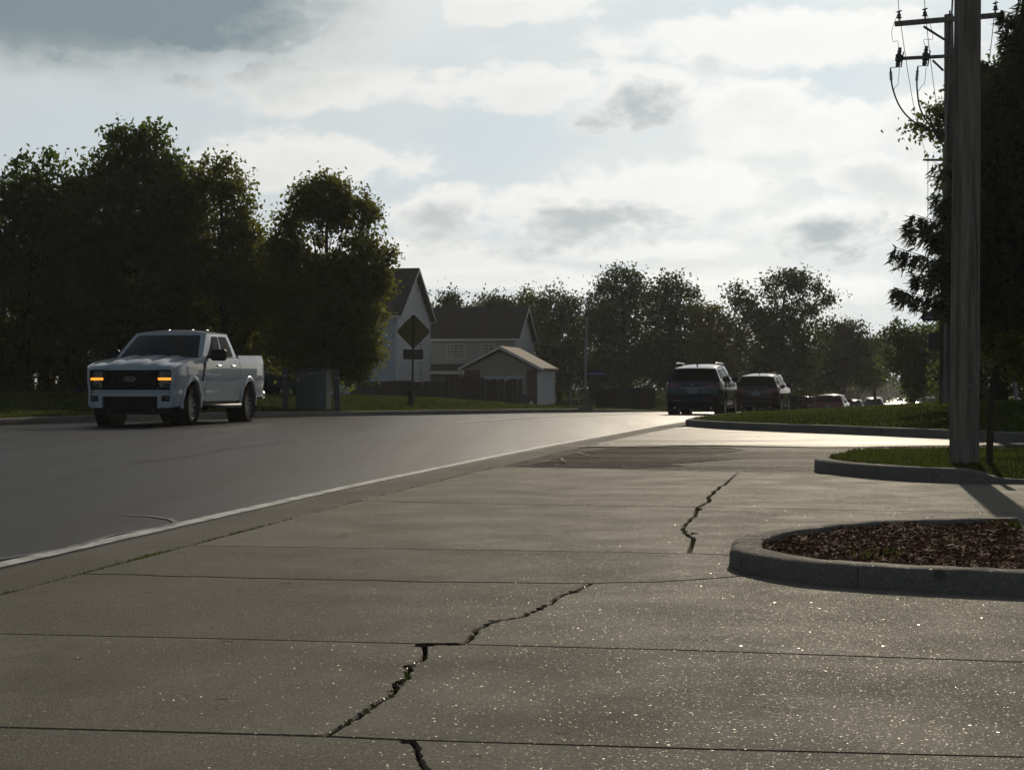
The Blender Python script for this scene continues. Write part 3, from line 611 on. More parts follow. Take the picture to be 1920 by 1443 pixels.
for p in slabs:
    q = [p[0]]
    for a in p[1:]:
        if math.hypot(a[0] - q[-1][0], a[1] - q[-1][1]) > 0.012: q.append(a)
    p = q
    if area(p) < 0: p = p[::-1]
    my = sum(a[1] for a in p) / len(p); gap = 0.003 + 0.0008 * my
    o1 = offset_poly(p, gap); o2 = [(x + random.uniform(-.002, .002), y + random.uniform(-.002, .002)) for x, y in offset_poly(o1, 0.004)]
    n = len(p); dz = random.uniform(-0.0015, 0.0)
    mb = MB(); mb.add([(x, y, -0.06) for x, y in o1] + [(x, y, -0.007 + dz) for x, y in o1] + [(x, y, dz) for x, y in o2],
        [(i, (i + 1) % n, n + (i + 1) % n, n + i) for i in range(n)] + [(n + i, n + (i + 1) % n, 2 * n + (i + 1) % n, 2 * n + i) for i in range(n)] + [tuple(range(2 * n, 3 * n))])
    mb.build('concrete_slab', 'concrete', apron)

# spalled spots and loose grit along the cracks
mb = MB()
for (px, py, rx, ry) in ((795, 1209, 36, 5), (832, 1207, 72, 2.6), (850, 1207, 36, 2.6), (765, 1250, 18, 5), (748, 1281, 22, 6), (735, 1296, 14, 3), (1015, 1141, 16, 3.5), (700, 1324, 15, 3), (770, 1390, 40, 5), (780, 1406, 13, 6), (1310, 955, 12, 4), (1300, 1000, 14, 3), (1075, 1109, 14, 2.5), (925, 1164, 18, 2.5)):
    ring = []
    for k in range(14):
        a = 2 * math.pi * k / 14; r = random.uniform(0.2, 0.75); x, y = gr(px + rx * r * math.cos(a), py + ry * r * math.sin(a)); ring.append((x, y, 0.0018))
    mb.add(ring, [tuple(range(14))])
struct(mb.build('spalled_patch', 'soil'))

# islands
def island(outline, hf, name_k, inner_off=0.155):
    P = [tuple(p) for p in smooth_path([(x, y, 0) for x, y in outline], 5, True)]
    if area([(p[0], p[1]) for p in P]) < 0: P = P[::-1]
    n = len(P); k = None; i = 0; root = None
    while i < n:
        j = i; d = 0.0
        while j < n and d < 1.25: d += (Vector(P[(j + 1) % n]) - Vector(P[j % n])).length; j += 1
        if n - j < 3: j = n
        seg = [Vector(P[q % n]) for q in range(i, j + 1)]; seg[0] = seg[0].lerp(seg[1], 0.0025 / max((seg[1] - seg[0]).length, .01)); seg[-1] = seg[-1].lerp(seg[-2], 0.0025 / max((seg[-2] - seg[-1]).length, .01))
        mb = MB(); sweep(mb, seg, KP, False, lambda q, i=i: hf(P[(i + q) % n][0], P[(i + q) % n][1]))
        o = mb.build('kerb' if root is None else 'kerb_section', 'kerb_concrete', root, 50)
        if root is None: root = struct(o)
        i = j
    return P, offset_poly([(p[0], p[1]) for p in P], inner_off)
mul_out = [(1.06, 8.75), (1.03, 8.38), (1.22, 7.86), (1.52, 7.60), (1.84, 7.43), (2.2, 7.30), (2.42, 7.52), (2.64, 8.7), (3.02, 10.3), (2.88, 10.45), (2.26, 10.32), (1.77, 10.02), (1.36, 9.52), (1.13, 9.1)]
P1, in1 = island(mul_out, lambda x, y: 0.62, 'mulch')
def zmulch(x, y): return 0.060 + 0.016 * math.sin(x * 9 + 2 * y) * math.sin(y * 7) + random.uniform(-0.008, 0.010)
mb, in_mul = region(in1, 0.045, zmulch); struct(mb.build('planting_bed', 'mulch', smooth=60))
pol_out = [(3.06, 18.35), (3.02, 17.75), (3.16, 16.95), (3.48, 16.2), (3.85, 15.85), (4.22, 15.62), (5.2, 15.45), (8.5, 15.0), (10.5, 15.6), (10.5, 18.6), (8.5, 19.6), (6.0, 20.4), (4.5, 20.6), (3.75, 20.2), (3.30, 19.0)]
def hpol(x, y): return 0.82 - 0.55 * ss((x - 3.85) / 0.45) if y < 17 else 0.82
P2, in2 = island(pol_out, hpol, 'pole')
def zpol(x, y): return 0.108 - 0.07 * ss((x - 3.85) / 0.45) * ss((16.6 - y) / 0.9) + 0.02 * ss((y - 16.6) / 1.5) + random.uniform(-0.004, 0.008)
mb, in_pol = region(in2, 0.22, zpol); struct(mb.build('island_turf', 'lawn', smooth=80))

# chips of mulch
def chips(n, inside, box, zf, mat, lmin, lmax, name, label):
    V = []; F = []
    for _ in range(n):
        x, y = random.uniform(box[0], box[1]), random.uniform(box[2], box[3])
        if not inside(x, y): continue
        l = random.uniform(lmin, lmax); w = l * random.uniform(0.18, 0.4); t = w * 0.4
        M = Matrix.Translation((x, y, zf(x, y) + 0.008)) @ Matrix.Rotation(random.uniform(0, 6.3), 4, 'Z') @ Matrix.Rotation(random.uniform(-.45, .45), 4, 'Y') @ Matrix.Rotation(random.uniform(-.6, .6), 4, 'X')
        o = len(V); V += [tuple(M @ Vector(p)) for p in ((-l, -w * .6, -t), (l, -w, -t), (l * .8, w, -t), (-l, w, -t), (-l * .9, -w * .5, t), (l * .9, -w * .8, t), (l * .7, w * .8, t), (-l * .8, w * .8, t))]
        F += [tuple(i + o for i in f) for f in ((4, 5, 6, 7), (0, 1, 5, 4), (1, 2, 6, 5), (2, 3, 7, 6), (3, 0, 4, 7))]
    me = bpy.data.meshes.new(name); me.from_pydata(V, [], F); o = stuff(link(name, me, mat)); tag(o, label, 'mulch'); return o
chips(22000, in_mul, (1.0, 3.2, 7.2, 10.6), zmulch, 'mulch', 0.006, 0.018, 'wood_mulch', 'dark brown wood mulch filling the kerbed planting bed')
chips(500, in_mul, (1.0, 3.2, 7.2, 10.6), lambda x, y: zmulch(x, y) + 0.01, 'mulch_pale', 0.007, 0.02, 'pale_chips', 'pale dry wood chips scattered over the dark mulch')

# grass
def blades(name, label, pts, h, w, mat='grass_blade', lean=0.5):
    """pts: (n,3) roots; one bent blade (2 triangles) at each"""
    P = np.array(pts); n = len(P); a = RNG.uniform(0, 2 * np.pi, n); H = h * RNG.uniform(0.5, 1.25, n); W = w * RNG.uniform(0.6, 1.3, n)
    side = np.stack([np.cos(a), np.sin(a), np.zeros(n)], 1) * W[:, None] / 2; b = a + np.pi / 2 + RNG.normal(0, .4, n)
    ln = np.stack([np.cos(b), np.sin(b), np.zeros(n)], 1) * (H * RNG.uniform(0.1, lean, n))[:, None]; up = np.zeros((n, 3)); up[:, 2] = H
    V = np.stack([P - side - up * 0.12, P + side - up * 0.12, P + side * 0.8 + ln * 0.35 + up * 0.6, P + ln + up, P - side * 0.8 + ln * 0.35 + up * 0.6], 1).reshape(-1, 3)
    i = np.arange(n) * 5; F = np.stack([i, i + 1, i + 2, i + 3, i + 4], 1)
    o = stuff(link(name, np_mesh(name, V, F), mat)); return tag(o, label, 'grass')
def scatter(n, box, inside, zf):
    out = []
    while len(out) < n:
        x, y = random.uniform(box[0], box[1]), random.uniform(box[2], box[3])
        if inside(x, y): out.append((x, y, zf(x, y)))
    return out
blades('island_grass', 'short green grass on the kerbed island round the utility pole', scatter(26000, (3.0, 9.0, 15.2, 20.7), in_pol, zpol), 0.032, 0.009)
pts = scatter(26000, (3.4, 20, 24, 52), in_far, zfar) + scatter(9000, (6, 26, 50, 90), in_far, zfar)
blades('lawn_grass', 'mown green lawn grass beyond the far kerb on the right', pts, 0.045, 0.022)
pts = []
for _ in range(32000):
    y = random.uniform(36, 84); d = 0.16 + 11 * random.random() ** 1.8; x = L(y) - d; pts.append((x, y, zleft(x, y)))
blades('verge_grass', 'mown green grass on the verge across the road', pts, 0.048, 0.026)
pts = []
for _ in range(4200):       # weeds along the gutter joint
    y = random.choice((random.uniform(5.5, 11.5), random.uniform(5.5, 11.5), random.uniform(5.5, 19)));
    if math.sin(y * 3.1) + math.sin(y * 7.7) + 0.7 * math.sin(y * 17) < -0.35 and random.random() < .85: continue
    pts.append((E(y) + 0.427 + random.gauss(0, 0.008), y, -0.022))
for _ in range(420):
    y = random.gauss(9.05, 0.22); pts.append((E(y) + 0.43 + random.gauss(0, 0.02), y, -0.02))
blades('joint_weeds', 'thin line of weeds growing in the gutter joint', pts, 0.022, 0.008, lean=0.9)
pts = []
for c, n in ((crk1, 170), (crk5, 120), (crk4, 90), (crk2, 60), ([(1700, 893), (1550, 889)], 60)):
    for _ in range(n):
        k = random.randrange(len(c) - 1); t = random.random(); px = c[k][0] + (c[k + 1][0] - c[k][0]) * t; py = c[k][1] + (c[k + 1][1] - c[k][1]) * t; x, y = gr(px, py); pts.append((x + random.gauss(0, .006), y, -0.03))
blades('crack_weeds', 'small weeds growing in the cracks of the concrete', pts, 0.028, 0.008, lean=0.9)
pts = [(random.gauss(cx, s), random.gauss(cy, s), 0.062) for cx, cy, s, n in ((1.72, 8.25, .05, 26), (1.60, 8.22, .03, 10), (2.75, 9.9, .05, 60)) for _ in range(n)]
blades('bed_weeds', 'few tufts of weeds sprouting in the mulch bed', pts, 0.045, 0.006, lean=0.9)

# ------------------------------------------------------------------ houses, fences
def house_axes(corner, yaw):
    """local frame: x along the front wall to the left, y back along the gable wall; corner = front right corner"""
    return Matrix.Translation(corner) @ Matrix.Rotation(-yaw, 4, 'Z')
def lap_siding(mb, x0, x1, z0, ztop, f, lap=0.19):
    """courses of siding on a wall; ztop(x) is the upper limit; f(x, out, z) -> point"""
    z = z0
    xs0, xs1 = x0, x1; zmax = max(ztop(x0 + (x1 - x0) * k / 20) for k in range(21))
    while z < zmax - 0.02:
        a, b = xs0, xs1; N = 40
        ok = [x0 + (x1 - x0) * k / N for k in range(N + 1) if ztop(x0 + (x1 - x0) * k / N) >= z + lap * 0.6]
        if len(ok) >= 2:
            a, b = ok[0], ok[-1]; t = min(z + lap, zmax)
            g = z + 0.05; mb.add([f(a, 0.034, g), f(b, 0.034, g), f(b, 0.03, t), f(a, 0.03, t), f(a, 0.001, g), f(b, 0.001, g), f(a, 0.001, z), f(b, 0.001, z), f(a, 0.03, z), f(b, 0.03, z)], [(0, 1, 2, 3), (0, 4, 5, 1), (4, 6, 7, 5), (6, 8, 9, 7)])
        z += lap
def window(root, f, xc, zc, w, h, lights=2, curtain=True):
    m = MB(); t = 0.07
    for (a, b, c, d) in ((-w/2 - t, w/2 + t, h/2, h/2 + t), (-w/2 - t, w/2 + t, -h/2 - t, -h/2), (-w/2 - t, -w/2, -h/2, h/2), (w/2, w/2 + t, -h/2, h/2)):
        m.add([f(xc + x, o, zc + z) for o in (0.0, 0.06) for x, z in ((a, c), (b, c), (b, d), (a, d))], [(4, 5, 6, 7), (0, 1, 5, 4), (1, 2, 6, 5), (2, 3, 7, 6), (3, 0, 4, 7)])
    fr = m.build('window', 'trim_white', root)
    for k in range(lights):
        a = -w/2 + w * k / lights + 0.02; b = -w/2 + w * (k + 1) / lights - 0.02
        MB().add([f(xc + x, 0.028, zc + z) for x, z in ((a, -h/2 + .02), (b, -h/2 + .02), (b, h/2 - .02), (a, h/2 - .02))], [(0, 1, 2, 3)]).build('pane', 'window_glass', fr)
        if k: MB().add([f(xc + x, 0.05, zc + z) for x, z in ((a - .04, -h/2), (a, -h/2), (a, h/2), (a - .04, h/2))], [(0, 1, 2, 3)]).build('mullion', 'trim_white', fr)
    if curtain:
        for s in (-1, 1):
            m = MB()
            for q in (0, 1):
                c = s * (w * 0.40 - q * w * 0.055); m.add([f(xc + x, 0.031 + 0.002 * q, zc + z) for x, z in ((c - .03 * w, -h/2 + .04), (c + .03 * w, -h/2 + .04), (c + .02 * w, h/2 - .03), (c - .02 * w, h/2 - .03))], [(0, 1, 2, 3)])
            m.build('curtain', 'curtain', fr)
def gable_house(name, label, cat, corner, yaw, width, depth, eave, rise, mats, over=0.35, base=-0.3):
    """front wall faces the viewer (local -y), gable end faces right (local +x); ridge runs along x"""
    root = thing(name, label, cat, corner, -yaw); wf, wg, rf, tr = mats
    front = lambda x, o, z: Vector((-x, -o, z)); gable = lambda y, o, z: Vector((o, y, z))
    core = MB(); prof = [(0, base), (depth, base), (depth, eave), (depth / 2, eave + rise), (0, eave)]
    core.prism(prof, -width, -0.003, lambda y, z, x: Vector((x, y, z))); core.build('wall_core', wg, root)
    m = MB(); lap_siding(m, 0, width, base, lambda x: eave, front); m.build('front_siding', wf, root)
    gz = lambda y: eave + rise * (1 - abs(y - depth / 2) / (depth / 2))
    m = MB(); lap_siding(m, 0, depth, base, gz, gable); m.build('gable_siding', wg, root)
    # roof planes with thickness
    sl = rise / (depth / 2); th = 0.16
    for s in (0, 1):
        yo = -over if s == 0 else depth + over; zo = eave - sl * over; yr = depth / 2; zr = eave + rise; m = MB()
        m.prism([(yo, zo + 0.03), (yr, zr + 0.03), (yr, zr + 0.03 + th), (yo, zo + 0.03 + th * 0.8)], -width - over, over, lambda y, z, x: Vector((x, y, z)))
        r = m.build('roof', rf, root)
        m = MB(); m.prism([(yo - 0.01, zo - 0.02), (yr, zr - 0.02), (yr, zr + 0.14), (yo - 0.01, zo + 0.13)], over - 0.0, over + 0.04, lambda y, z, x: Vector((x, y, z))); m.build('rake_board', tr, root)
        m = MB(); m.box(-width - over, over, *(sorted((yo, yo - 0.09 if s == 0 else yo + 0.09))), zo + 0.02, zo + 0.13); m.build('gutter_trough', tr, root)
        m = MB(); m.prism([(yo + 0.01, zo - 0.01), (0 if s == 0 else depth, zo - 0.01), (0 if s == 0 else depth, zo + 0.02), (yo + 0.01, zo + 0.02)], -width - over, over, lambda y, z, x: Vector((x, y, z))); m.build('soffit', tr, root)
    # corner boards and downspout
    for (x0, x1, y0, y1) in ((-0.10, 0.026, -0.032, 0.0), (0.0, 0.034, -0.03, 0.10), (0.0, 0.034, depth - 0.10, depth)):
        m = MB(); m.box(x0, x1, y0, y1, base, eave - 0.02); m.build('corner_board', tr, root)
    m = MB(); m.tube([(0.10, depth - 0.05, eave - sl * over), (0.09, depth - 0.12, eave - 0.5), (0.09, depth - 0.12, base + 0.1)], 0.045, 6); m.build('downspout', tr, root)
    return root, front, gable
WM = ('siding_shaded', 'siding_white', 'shingle_dark', 'trim_white')
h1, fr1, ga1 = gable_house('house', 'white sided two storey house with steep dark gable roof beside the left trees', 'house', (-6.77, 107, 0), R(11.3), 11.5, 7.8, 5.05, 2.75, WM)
window(h1, ga1, 5.4, 3.7, 0.9, 1.5, 1); window(h1, ga1, 5.6, 1.6, 0.9, 1.3, 1); window(h1, fr1, 1.9, 3.8, 1.1, 1.4, 2)
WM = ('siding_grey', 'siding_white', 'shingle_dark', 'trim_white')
h2, fr2, ga2 = gable_house('house', 'long grey two storey house with dark brown roof behind the garage', 'house', (0.2, 118, 0), R(9), 13.0, 7.6, 3.9, 2.0, WM, base=-0.8)
for xc, w, l in ((3.9, 1.15, 3), (1.75, 0.8, 2)): window(h2, fr2, xc, 3.05, w, 0.85, l)
window(h2, fr2, 5.9, 0.75, 1.0, 0.9, 1)
m = MB(); m.prism([(-1.5, 1.62), (0, 2.1), (0, 2.22), (-1.5, 1.74)], -13, -0.2, lambda y, z, x: Vector((x, y, z))); m.build('porch_roof', 'shingle_dark', h2)
m = MB(); m.box(-13, -0.2, -1.56, -1.5, 1.56, 1.74); m.build('porch_fascia', 'trim_white', h2)
# garage: gable faces the viewer
gx = at(861, 693, 105); gyaw = R(10); root = thing('garage', 'low tan garage with shallow gable roof behind the dark picket fence', 'garage', (gx.x, 105, 0), -R(5))
W_, D_, EV, PK, B_ = 4.80, 6.4, 1.74, 2.98, -0.6
skew = math.tan(gyaw - R(5)) 
def gp(x, y, z): return Vector((x + skew * y, y, z))
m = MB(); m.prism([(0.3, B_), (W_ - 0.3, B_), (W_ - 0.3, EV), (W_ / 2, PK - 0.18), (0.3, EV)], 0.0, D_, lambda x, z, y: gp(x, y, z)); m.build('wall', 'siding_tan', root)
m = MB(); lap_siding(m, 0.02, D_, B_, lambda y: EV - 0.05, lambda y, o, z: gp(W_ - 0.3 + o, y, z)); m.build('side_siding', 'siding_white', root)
sl = (PK - EV) / (W_ / 2)
for s in (0, 1):
    m = MB(); xo = -0.02 if s == 0 else W_ + 0.02
    m.prism([(xo, EV - 0.02), (W_ / 2, PK), (W_ / 2, PK + 0.13), (xo, EV + 0.09)], -0.35, D_ + 0.2, lambda x, z, y: gp(x, y, z)); m.build('roof', 'shingle_tan', root)
    m = MB(); m.prism([(xo, EV - 0.06), (W_ / 2, PK - 0.05), (W_ / 2, PK + 0.10), (xo, EV + 0.07)], -0.40, -0.352, lambda x, z, y: gp(x, y, z)); m.build('rake_board', 'trim_white', root)
    m = MB(); m.box(-0.04 if s == 0 else W_ + 0.022, -0.022 if s == 0 else W_ + 0.06, -0.35, D_, EV - 0.05, EV + 0.06); m.build('gutter_trough', 'trim_white', root)
m = MB()
for k in range(5): m.bbox(1.35, 4.05 - 0.3, -0.035, -0.004, B_ + 0.2 + k * 0.36, B_ + 0.2 + k * 0.36 + 0.345, 0.01)
m.build('garage_door', 'garage_door', root)
m = MB(); m.box(W_ - 0.88, W_ - 0.28, -0.03, -0.002, B_, EV - 0.02); m.build('brick_pier', 'brick', root)
m = MB(); m.box(0.30, 1.2, -0.03, -0.002, B_, EV - 0.02); m.build('brick_pier', 'brick', root)
m = MB(); m.tube([gp(W_ - 0.22, D_ - 0.1, EV), gp(W_ - 0.22, D_ - 0.1, B_)], 0.04, 6); m.build('downspout', 'trim_white', root)
m = MB(); m.tube([(0.02, -0.1, EV - 0.02), (0.26, -0.02, EV - 0.3), (0.26, -0.02, B_)], 0.04, 6); m.build('downspout', 'trim_white', root)
m = MB(); m.box(W_ - 0.64, W_ - 0.52, -0.09, -0.03, 1.0, 1.22); m.build('wall_lamp', 'dark_metal', root)
# white house far left behind the trees
WM = ('siding_shaded', 'siding_white', 'shingle_dark', 'trim_white')
h3, fr3, ga3 = gable_house('house', 'pale house half hidden by trees behind the pickup truck', 'house', (-14.6, 84, 0.3), R(9), 5.2, 6.0, 3.6, 1.7, WM)
window(h3, fr3, 3.9, 2.2, 0.9, 1.2, 2)

def fence(label, a, b, h, zf, name='picket_fence', bw=0.14, rag=0.05, dog=True, mat='fence_wood', gap=0.006):
    a, b = Vector(a), Vector(b); d = b - a; n = int(d.length / (bw + gap)); ang = math.atan2(d.y, d.x)
    root = thing(name, label, 'fence', (a.x, a.y, zf(a.x, a.y)), ang)
    me = None; c = bw * 0.28
    m = MB(); m.prism([(0, 0), (bw, 0), (bw, h - c), (bw - c, h), (c, h), (0, h - c)] if dog else [(0, 0), (bw, 0), (bw, h), (0, h)], 0, 0.02, lambda x, z, y: Vector((x, y, z))); me = m.mesh('board'); me.materials.append(MATS[mat])
    z0 = root.location.z
    for i in range(n):
        x = i * (bw + gap); p = a + d * (x / d.length); o = link('board', me, None, root); o.location = (x, random.uniform(-.006, .006), zf(p.x, p.y) - z0 + random.uniform(-rag, rag)); o.rotation_euler = (0, random.uniform(-.012, .012), 0)
    for k in range(int(d.length / 2.4) + 1):
        x = min(k * 2.4, d.length); p = a + d * (x / d.length); q = MB(); q.box(x - .045, x + .045, 0.03, 0.12, -0.3, h - 0.05); o = q.build('post', mat, root); o.location.z = zf(p.x, p.y) - z0
    for hz in (0.3, h - 0.35):
        q = MB(); za = 0; zb = zf(b.x, b.y) - z0; q.add([(0, y, hz + z) for y in (.021, .06) for z in (0, .08)] + [(d.length, y, hz + zb + z) for y in (.021, .06) for z in (0, .08)], [(0, 1, 3, 2), (4, 6, 7, 5), (0, 4, 5, 1), (2, 3, 7, 6), (0, 2, 6, 4), (1, 5, 7, 3)]); q.build('rail', mat, root)
    return root
fence('dark weathered picket fence with uneven tops in front of the garage', (-3.6, 100), (0.62, 99.4), 1.55, lambda x, y: -0.42 + 0.25 * ss((-x - 0.2) / 3.4), rag=0.09)
fence('dark wooden fence below the white gable house left of the road sign', (-8.6, 97), (-3.35, 99.2), 1.5, lambda x, y: -0.46, rag=0.01, dog=False)
fence('dark board fence behind the street lamp base', (4.3, 92), (7.4, 92.5), 1.30, lambda x, y: -0.62, rag=0.01, dog=False)
fence('grey board fence panel left of the blue car', (5.95, 88), (7.0, 88.2), 1.12, lambda x, y: -0.45, rag=0.004, dog=False, bw=0.15)
fence('tall dark fence panel at the left edge of the lawn', (-19.6, 64), (-16.9, 64.2), 1.35, lambda x, y: 0.50, rag=0.02, dog=False)
fence('low dark fence behind the blue tub on the left lawn', (-16.2, 65), (-11.8, 65.5), 0.80, lambda x, y: 0.52, rag=0.01, dog=False)
fence('short pale green board fence between two dark fences', (-16.85, 64.6), (-16.2, 64.7), 1.15, lambda x, y: 0.50, rag=0.01, dog=False, mat='post_wood')

# garden things on the left
root = thing('garden_canopy', 'pale blue cloth garden canopy behind the pickup truck bonnet', 'canopy', (at(160, 700, 66).x, 66, 0.55))
m = MB(); c = (0, 0, 1.28); n = 4
ring = [(-0.95, -0.9, 0.88), (0.95, -0.9, 0.88), (0.95, 0.9, 0.88), (-0.95, 0.9, 0.88)]
m.add([c] + ring + [(x, y, z - 0.13) for x, y, z in ring] + [(c[0], c[1], c[2] - 0.03)] , [(0, 1, 2), (0, 2, 3), (0, 3, 4), (0, 4, 1), (1, 5, 6, 2), (2, 6, 7, 3), (3, 7, 8, 4), (4, 8, 5, 1)]); m.build('canopy_cloth', 'canopy_blue', root)
for x, y, z in ring: m = MB(); m.tube([(x * .96, y * .96, 0), (x * .96, y * .96, 0.9)], 0.022, 6); m.build('leg', 'dark_metal', root)
root = thing('plastic_tub', 'small bright blue plastic tub on the shaded left lawn', 'tub', (at(145, 735, 63).x, 63, 0.55))
m = MB(); m.lathe([(0.0, 0.02), (0.26, 0.0), (0.31, 0.14), (0.33, 0.15), (0.33, 0.165), (0.30, 0.16), (0.25, 0.03), (0.0, 0.03)], 18); m.build('tub_wall', 'tub_blue', root, 40)
m = MB(); m.tube([(0.33 * math.cos(a * .5236), 0.33 * math.sin(a * .5236), 0.165) for a in range(13)], 0.014, 6); m.build('rim', 'tub_blue', root, 60)

# ------------------------------------------------------------------ roadside things
def lawn_at(px, py, guess):
    Y = guess
    for _ in range(40):
        x = (px - 960) / FPX * Y; z = zleft(x, Y); Y2 = (CAM_H - z) * FPX / max(py - 721.5, 8); Y = Y + 0.2 * (Y2 - Y); Y = min(max(Y, 45), 90)
    x = (px - 960) / FPX * Y; return Vector((x, Y, zleft(x, Y)))
CY = 58.0
cx = at(588, 0, CY).x; cz = zleft(cx, CY)
root = thing('utility_cabinet', 'dark green metal utility cabinet between two bollards across the road', 'cabinet', (cx, CY, cz), R(-9)); root.scale = (0.88, 1, 1)
m = MB(); m.bbox(-0.60, 0.60, -0.35, 0.35, -0.06, 0.03, 0.01); m.build('base', 'kerb_concrete', root)
m = MB(); m.bbox(-0.57, 0.17, -0.33, 0.33, 0.03, 1.26, 0.012); m.build('door', 'cabinet_green', root)
m = MB(); m.bbox(0.175, 0.57, -0.33, 0.33, 0.03, 1.27, 0.012); m.build('side_body', 'cabinet_edge', root)
m = MB(); m.bbox(0.14, 0.26, -0.345, -0.325, 0.04, 1.25, 0.006); m.build('door_edge', 'cabinet_edge', root)
m = MB(); m.bbox(-0.60, 0.60, -0.36, 0.36, 1.272, 1.315, 0.012); m.build('lid', 'cabinet_green', root)
for (a, b, c, d) in ((-0.52, -0.42, 0.92, 1.03), (-0.36, -0.2, 1.12, 1.17), (-0.15, 0.12, 1.14, 1.2), (-0.1, 0.0, 1.05, 1.08)): m = MB(); m.bbox(a, b, -0.338, -0.331, c, d, 0.002); m.build('sticker', 'sticker', root)
m = MB(); m.bbox(0.36, 0.42, -0.36, -0.33, 0.85, 1.0, 0.006); m.build('handle', 'dark_metal', root)
for px, lean, lab in ((535, 0.004, 'grey steel bollard left of the dark utility cabinet'), (633, -0.05, 'leaning grey steel bollard right of the dark utility cabinet')):
    x = at(px, 0, CY - 0.3).x; root = thing('bollard', lab, 'bollard', (x, CY - 0.3, zleft(x, CY - 0.3)), 0, 'bollards guarding the utility cabinet'); root.rotation_euler = (0, lean, 0)
    m = MB(); m.lathe([(0.095, -0.1), (0.095, 1.22), (0.085, 1.27), (0.05, 1.30), (0.0, 1.31)], 14); m.build('tube', 'bollard_paint', root, 40)
    m = MB(); m.lathe([(0.098, 1.02), (0.098, 1.09)], 14); m.build('reflective_band', 'sticker', root)
# warning sign seen from behind
p = lawn_at(773, 762, 60); SY = 66.0; x = at(773, 0, SY).x
root = thing('road_sign', 'back of a diamond road sign with small plate on a steel post', 'sign', (x, SY, zleft(x, SY)), R(4)); root.rotation_euler = (0, R(0.8), R(-8)); root.scale = (1.128, 1.128, 1.128)
m = MB(); m.box(-0.022, 0.022, -0.012, 0.012, -0.2, 2.95); m.box(-0.03, -0.022, -0.012, 0.02, -0.2, 2.95); m.box(0.022, 0.03, -0.012, 0.02, -0.2, 2.95); m.build('post', 'dark_metal', root)
r = 0.545; cz_ = 2.42; k = 0.06
pts = [(0 + k, r - k), (0 - k, r - k)]; dia = [(-k * .7, r - k * .3), (-r + k * .3, k * .7), (-r + k * .3, -k * .7), (-k * .7, -r + k * .3), (k * .7, -r + k * .3), (r - k * .3, -k * .7), (r - k * .3, k * .7), (k * .7, r - k * .3)]
m = MB(); m.prism([(a, cz_ + b) for a, b in dia], 0.025, 0.029, lambda a, z, y: Vector((a, y, z))); m.build('diamond_panel', 'sign_back', root)
m = MB(); m.bbox(-0.33, 0.33, 0.025, 0.029, 1.52, 1.84, 0.001); m.build('lower_plate', 'sign_grey', root)
for z in (1.6, 1.76, 2.15, 2.65): m = MB(); m.lathe([(0.0, 0.0), (0.012, 0.0), (0.012, 0.012), (0.0, 0.014)], 8, Matrix.Translation((0, -0.013, z)) @ Matrix.Rotation(R(90), 4, 'X')); m.build('bolt', 'galvanised', root)
x = at(771, 0, 67.6).x
root = thing('waste_basket', 'small dark tapered basket standing behind the road sign post', 'basket', (x, 67.6, zleft(x, 67.6) - 0.02))
m = MB(); m.lathe([(0.0, 0.02), (0.10, 0.0), (0.15, 0.50), (0.165, 0.505), (0.165, 0.53), (0.14, 0.53), (0.095, 0.03), (0.0, 0.03)], 16); m.build('basket_wall', 'bin_dark', root, 40)
m = MB(); m.tube([(0.10, 0, 0.52), (0.19, 0.02, 0.60), (0.26, 0.02, 0.48), (0.24, 0.02, 0.30)], [0.01, 0.015, 0.02, 0.012], 6); m.build('liner_flap', 'bin_dark', root, 60)
# bin by the garage
p = Vector((at(984, 0, 98).x, 98, -0.42))
root = thing('refuse_bin', 'small teal refuse bin with a white bag beside the garage door', 'bin', p)
m = MB(); m.prism([(-0.20, 0), (0.20, 0), (0.26, 0.72), (-0.26, 0.72)], -0.22, 0.22, lambda x, z, y: Vector((x, y * (0.85 + 0.2 * z), z))); m.build('bin_body', 'bin_teal', root)
m = MB(); m.bbox(-0.28, 0.28, -0.27, 0.27, 0.725, 0.77, 0.012, Matrix.Rotation(R(-7), 4, 'Y')); m.build('lid', 'bin_dark', root)
for s in (-1, 1): m = MB(); m.lathe([(0, -.02), (.07, -.02), (.08, 0), (.07, .02), (0, .02)], 12, Matrix.Translation((0.2, s * 0.2, 0.07)) @ Matrix.Rotation(R(90), 4, 'X')); m.build('wheel', 'rubber', root, 40)
root = thing('refuse_bag', 'small white bag leaning against the teal refuse bin', 'bag', (p.x + 0.36, p.y - 0.1, -0.44))
m = MB(); m.lathe([(0.0, 0.0), (0.10, 0.01), (0.14, 0.12), (0.12, 0.28), (0.05, 0.36), (0.03, 0.39), (0.06, 0.44), (0.0, 0.43)], 12, Matrix.Scale(0.8, 4, (0, 1, 0))); m.build('bag_body', 'bag_white', root, 60)
m = MB(); m.tube([(0.035 * math.cos(a), 0.03 * math.sin(a), 0.385) for a in [k * .7 for k in range(10)]], 0.012, 6); m.build('knot', 'bag_white', root, 60)

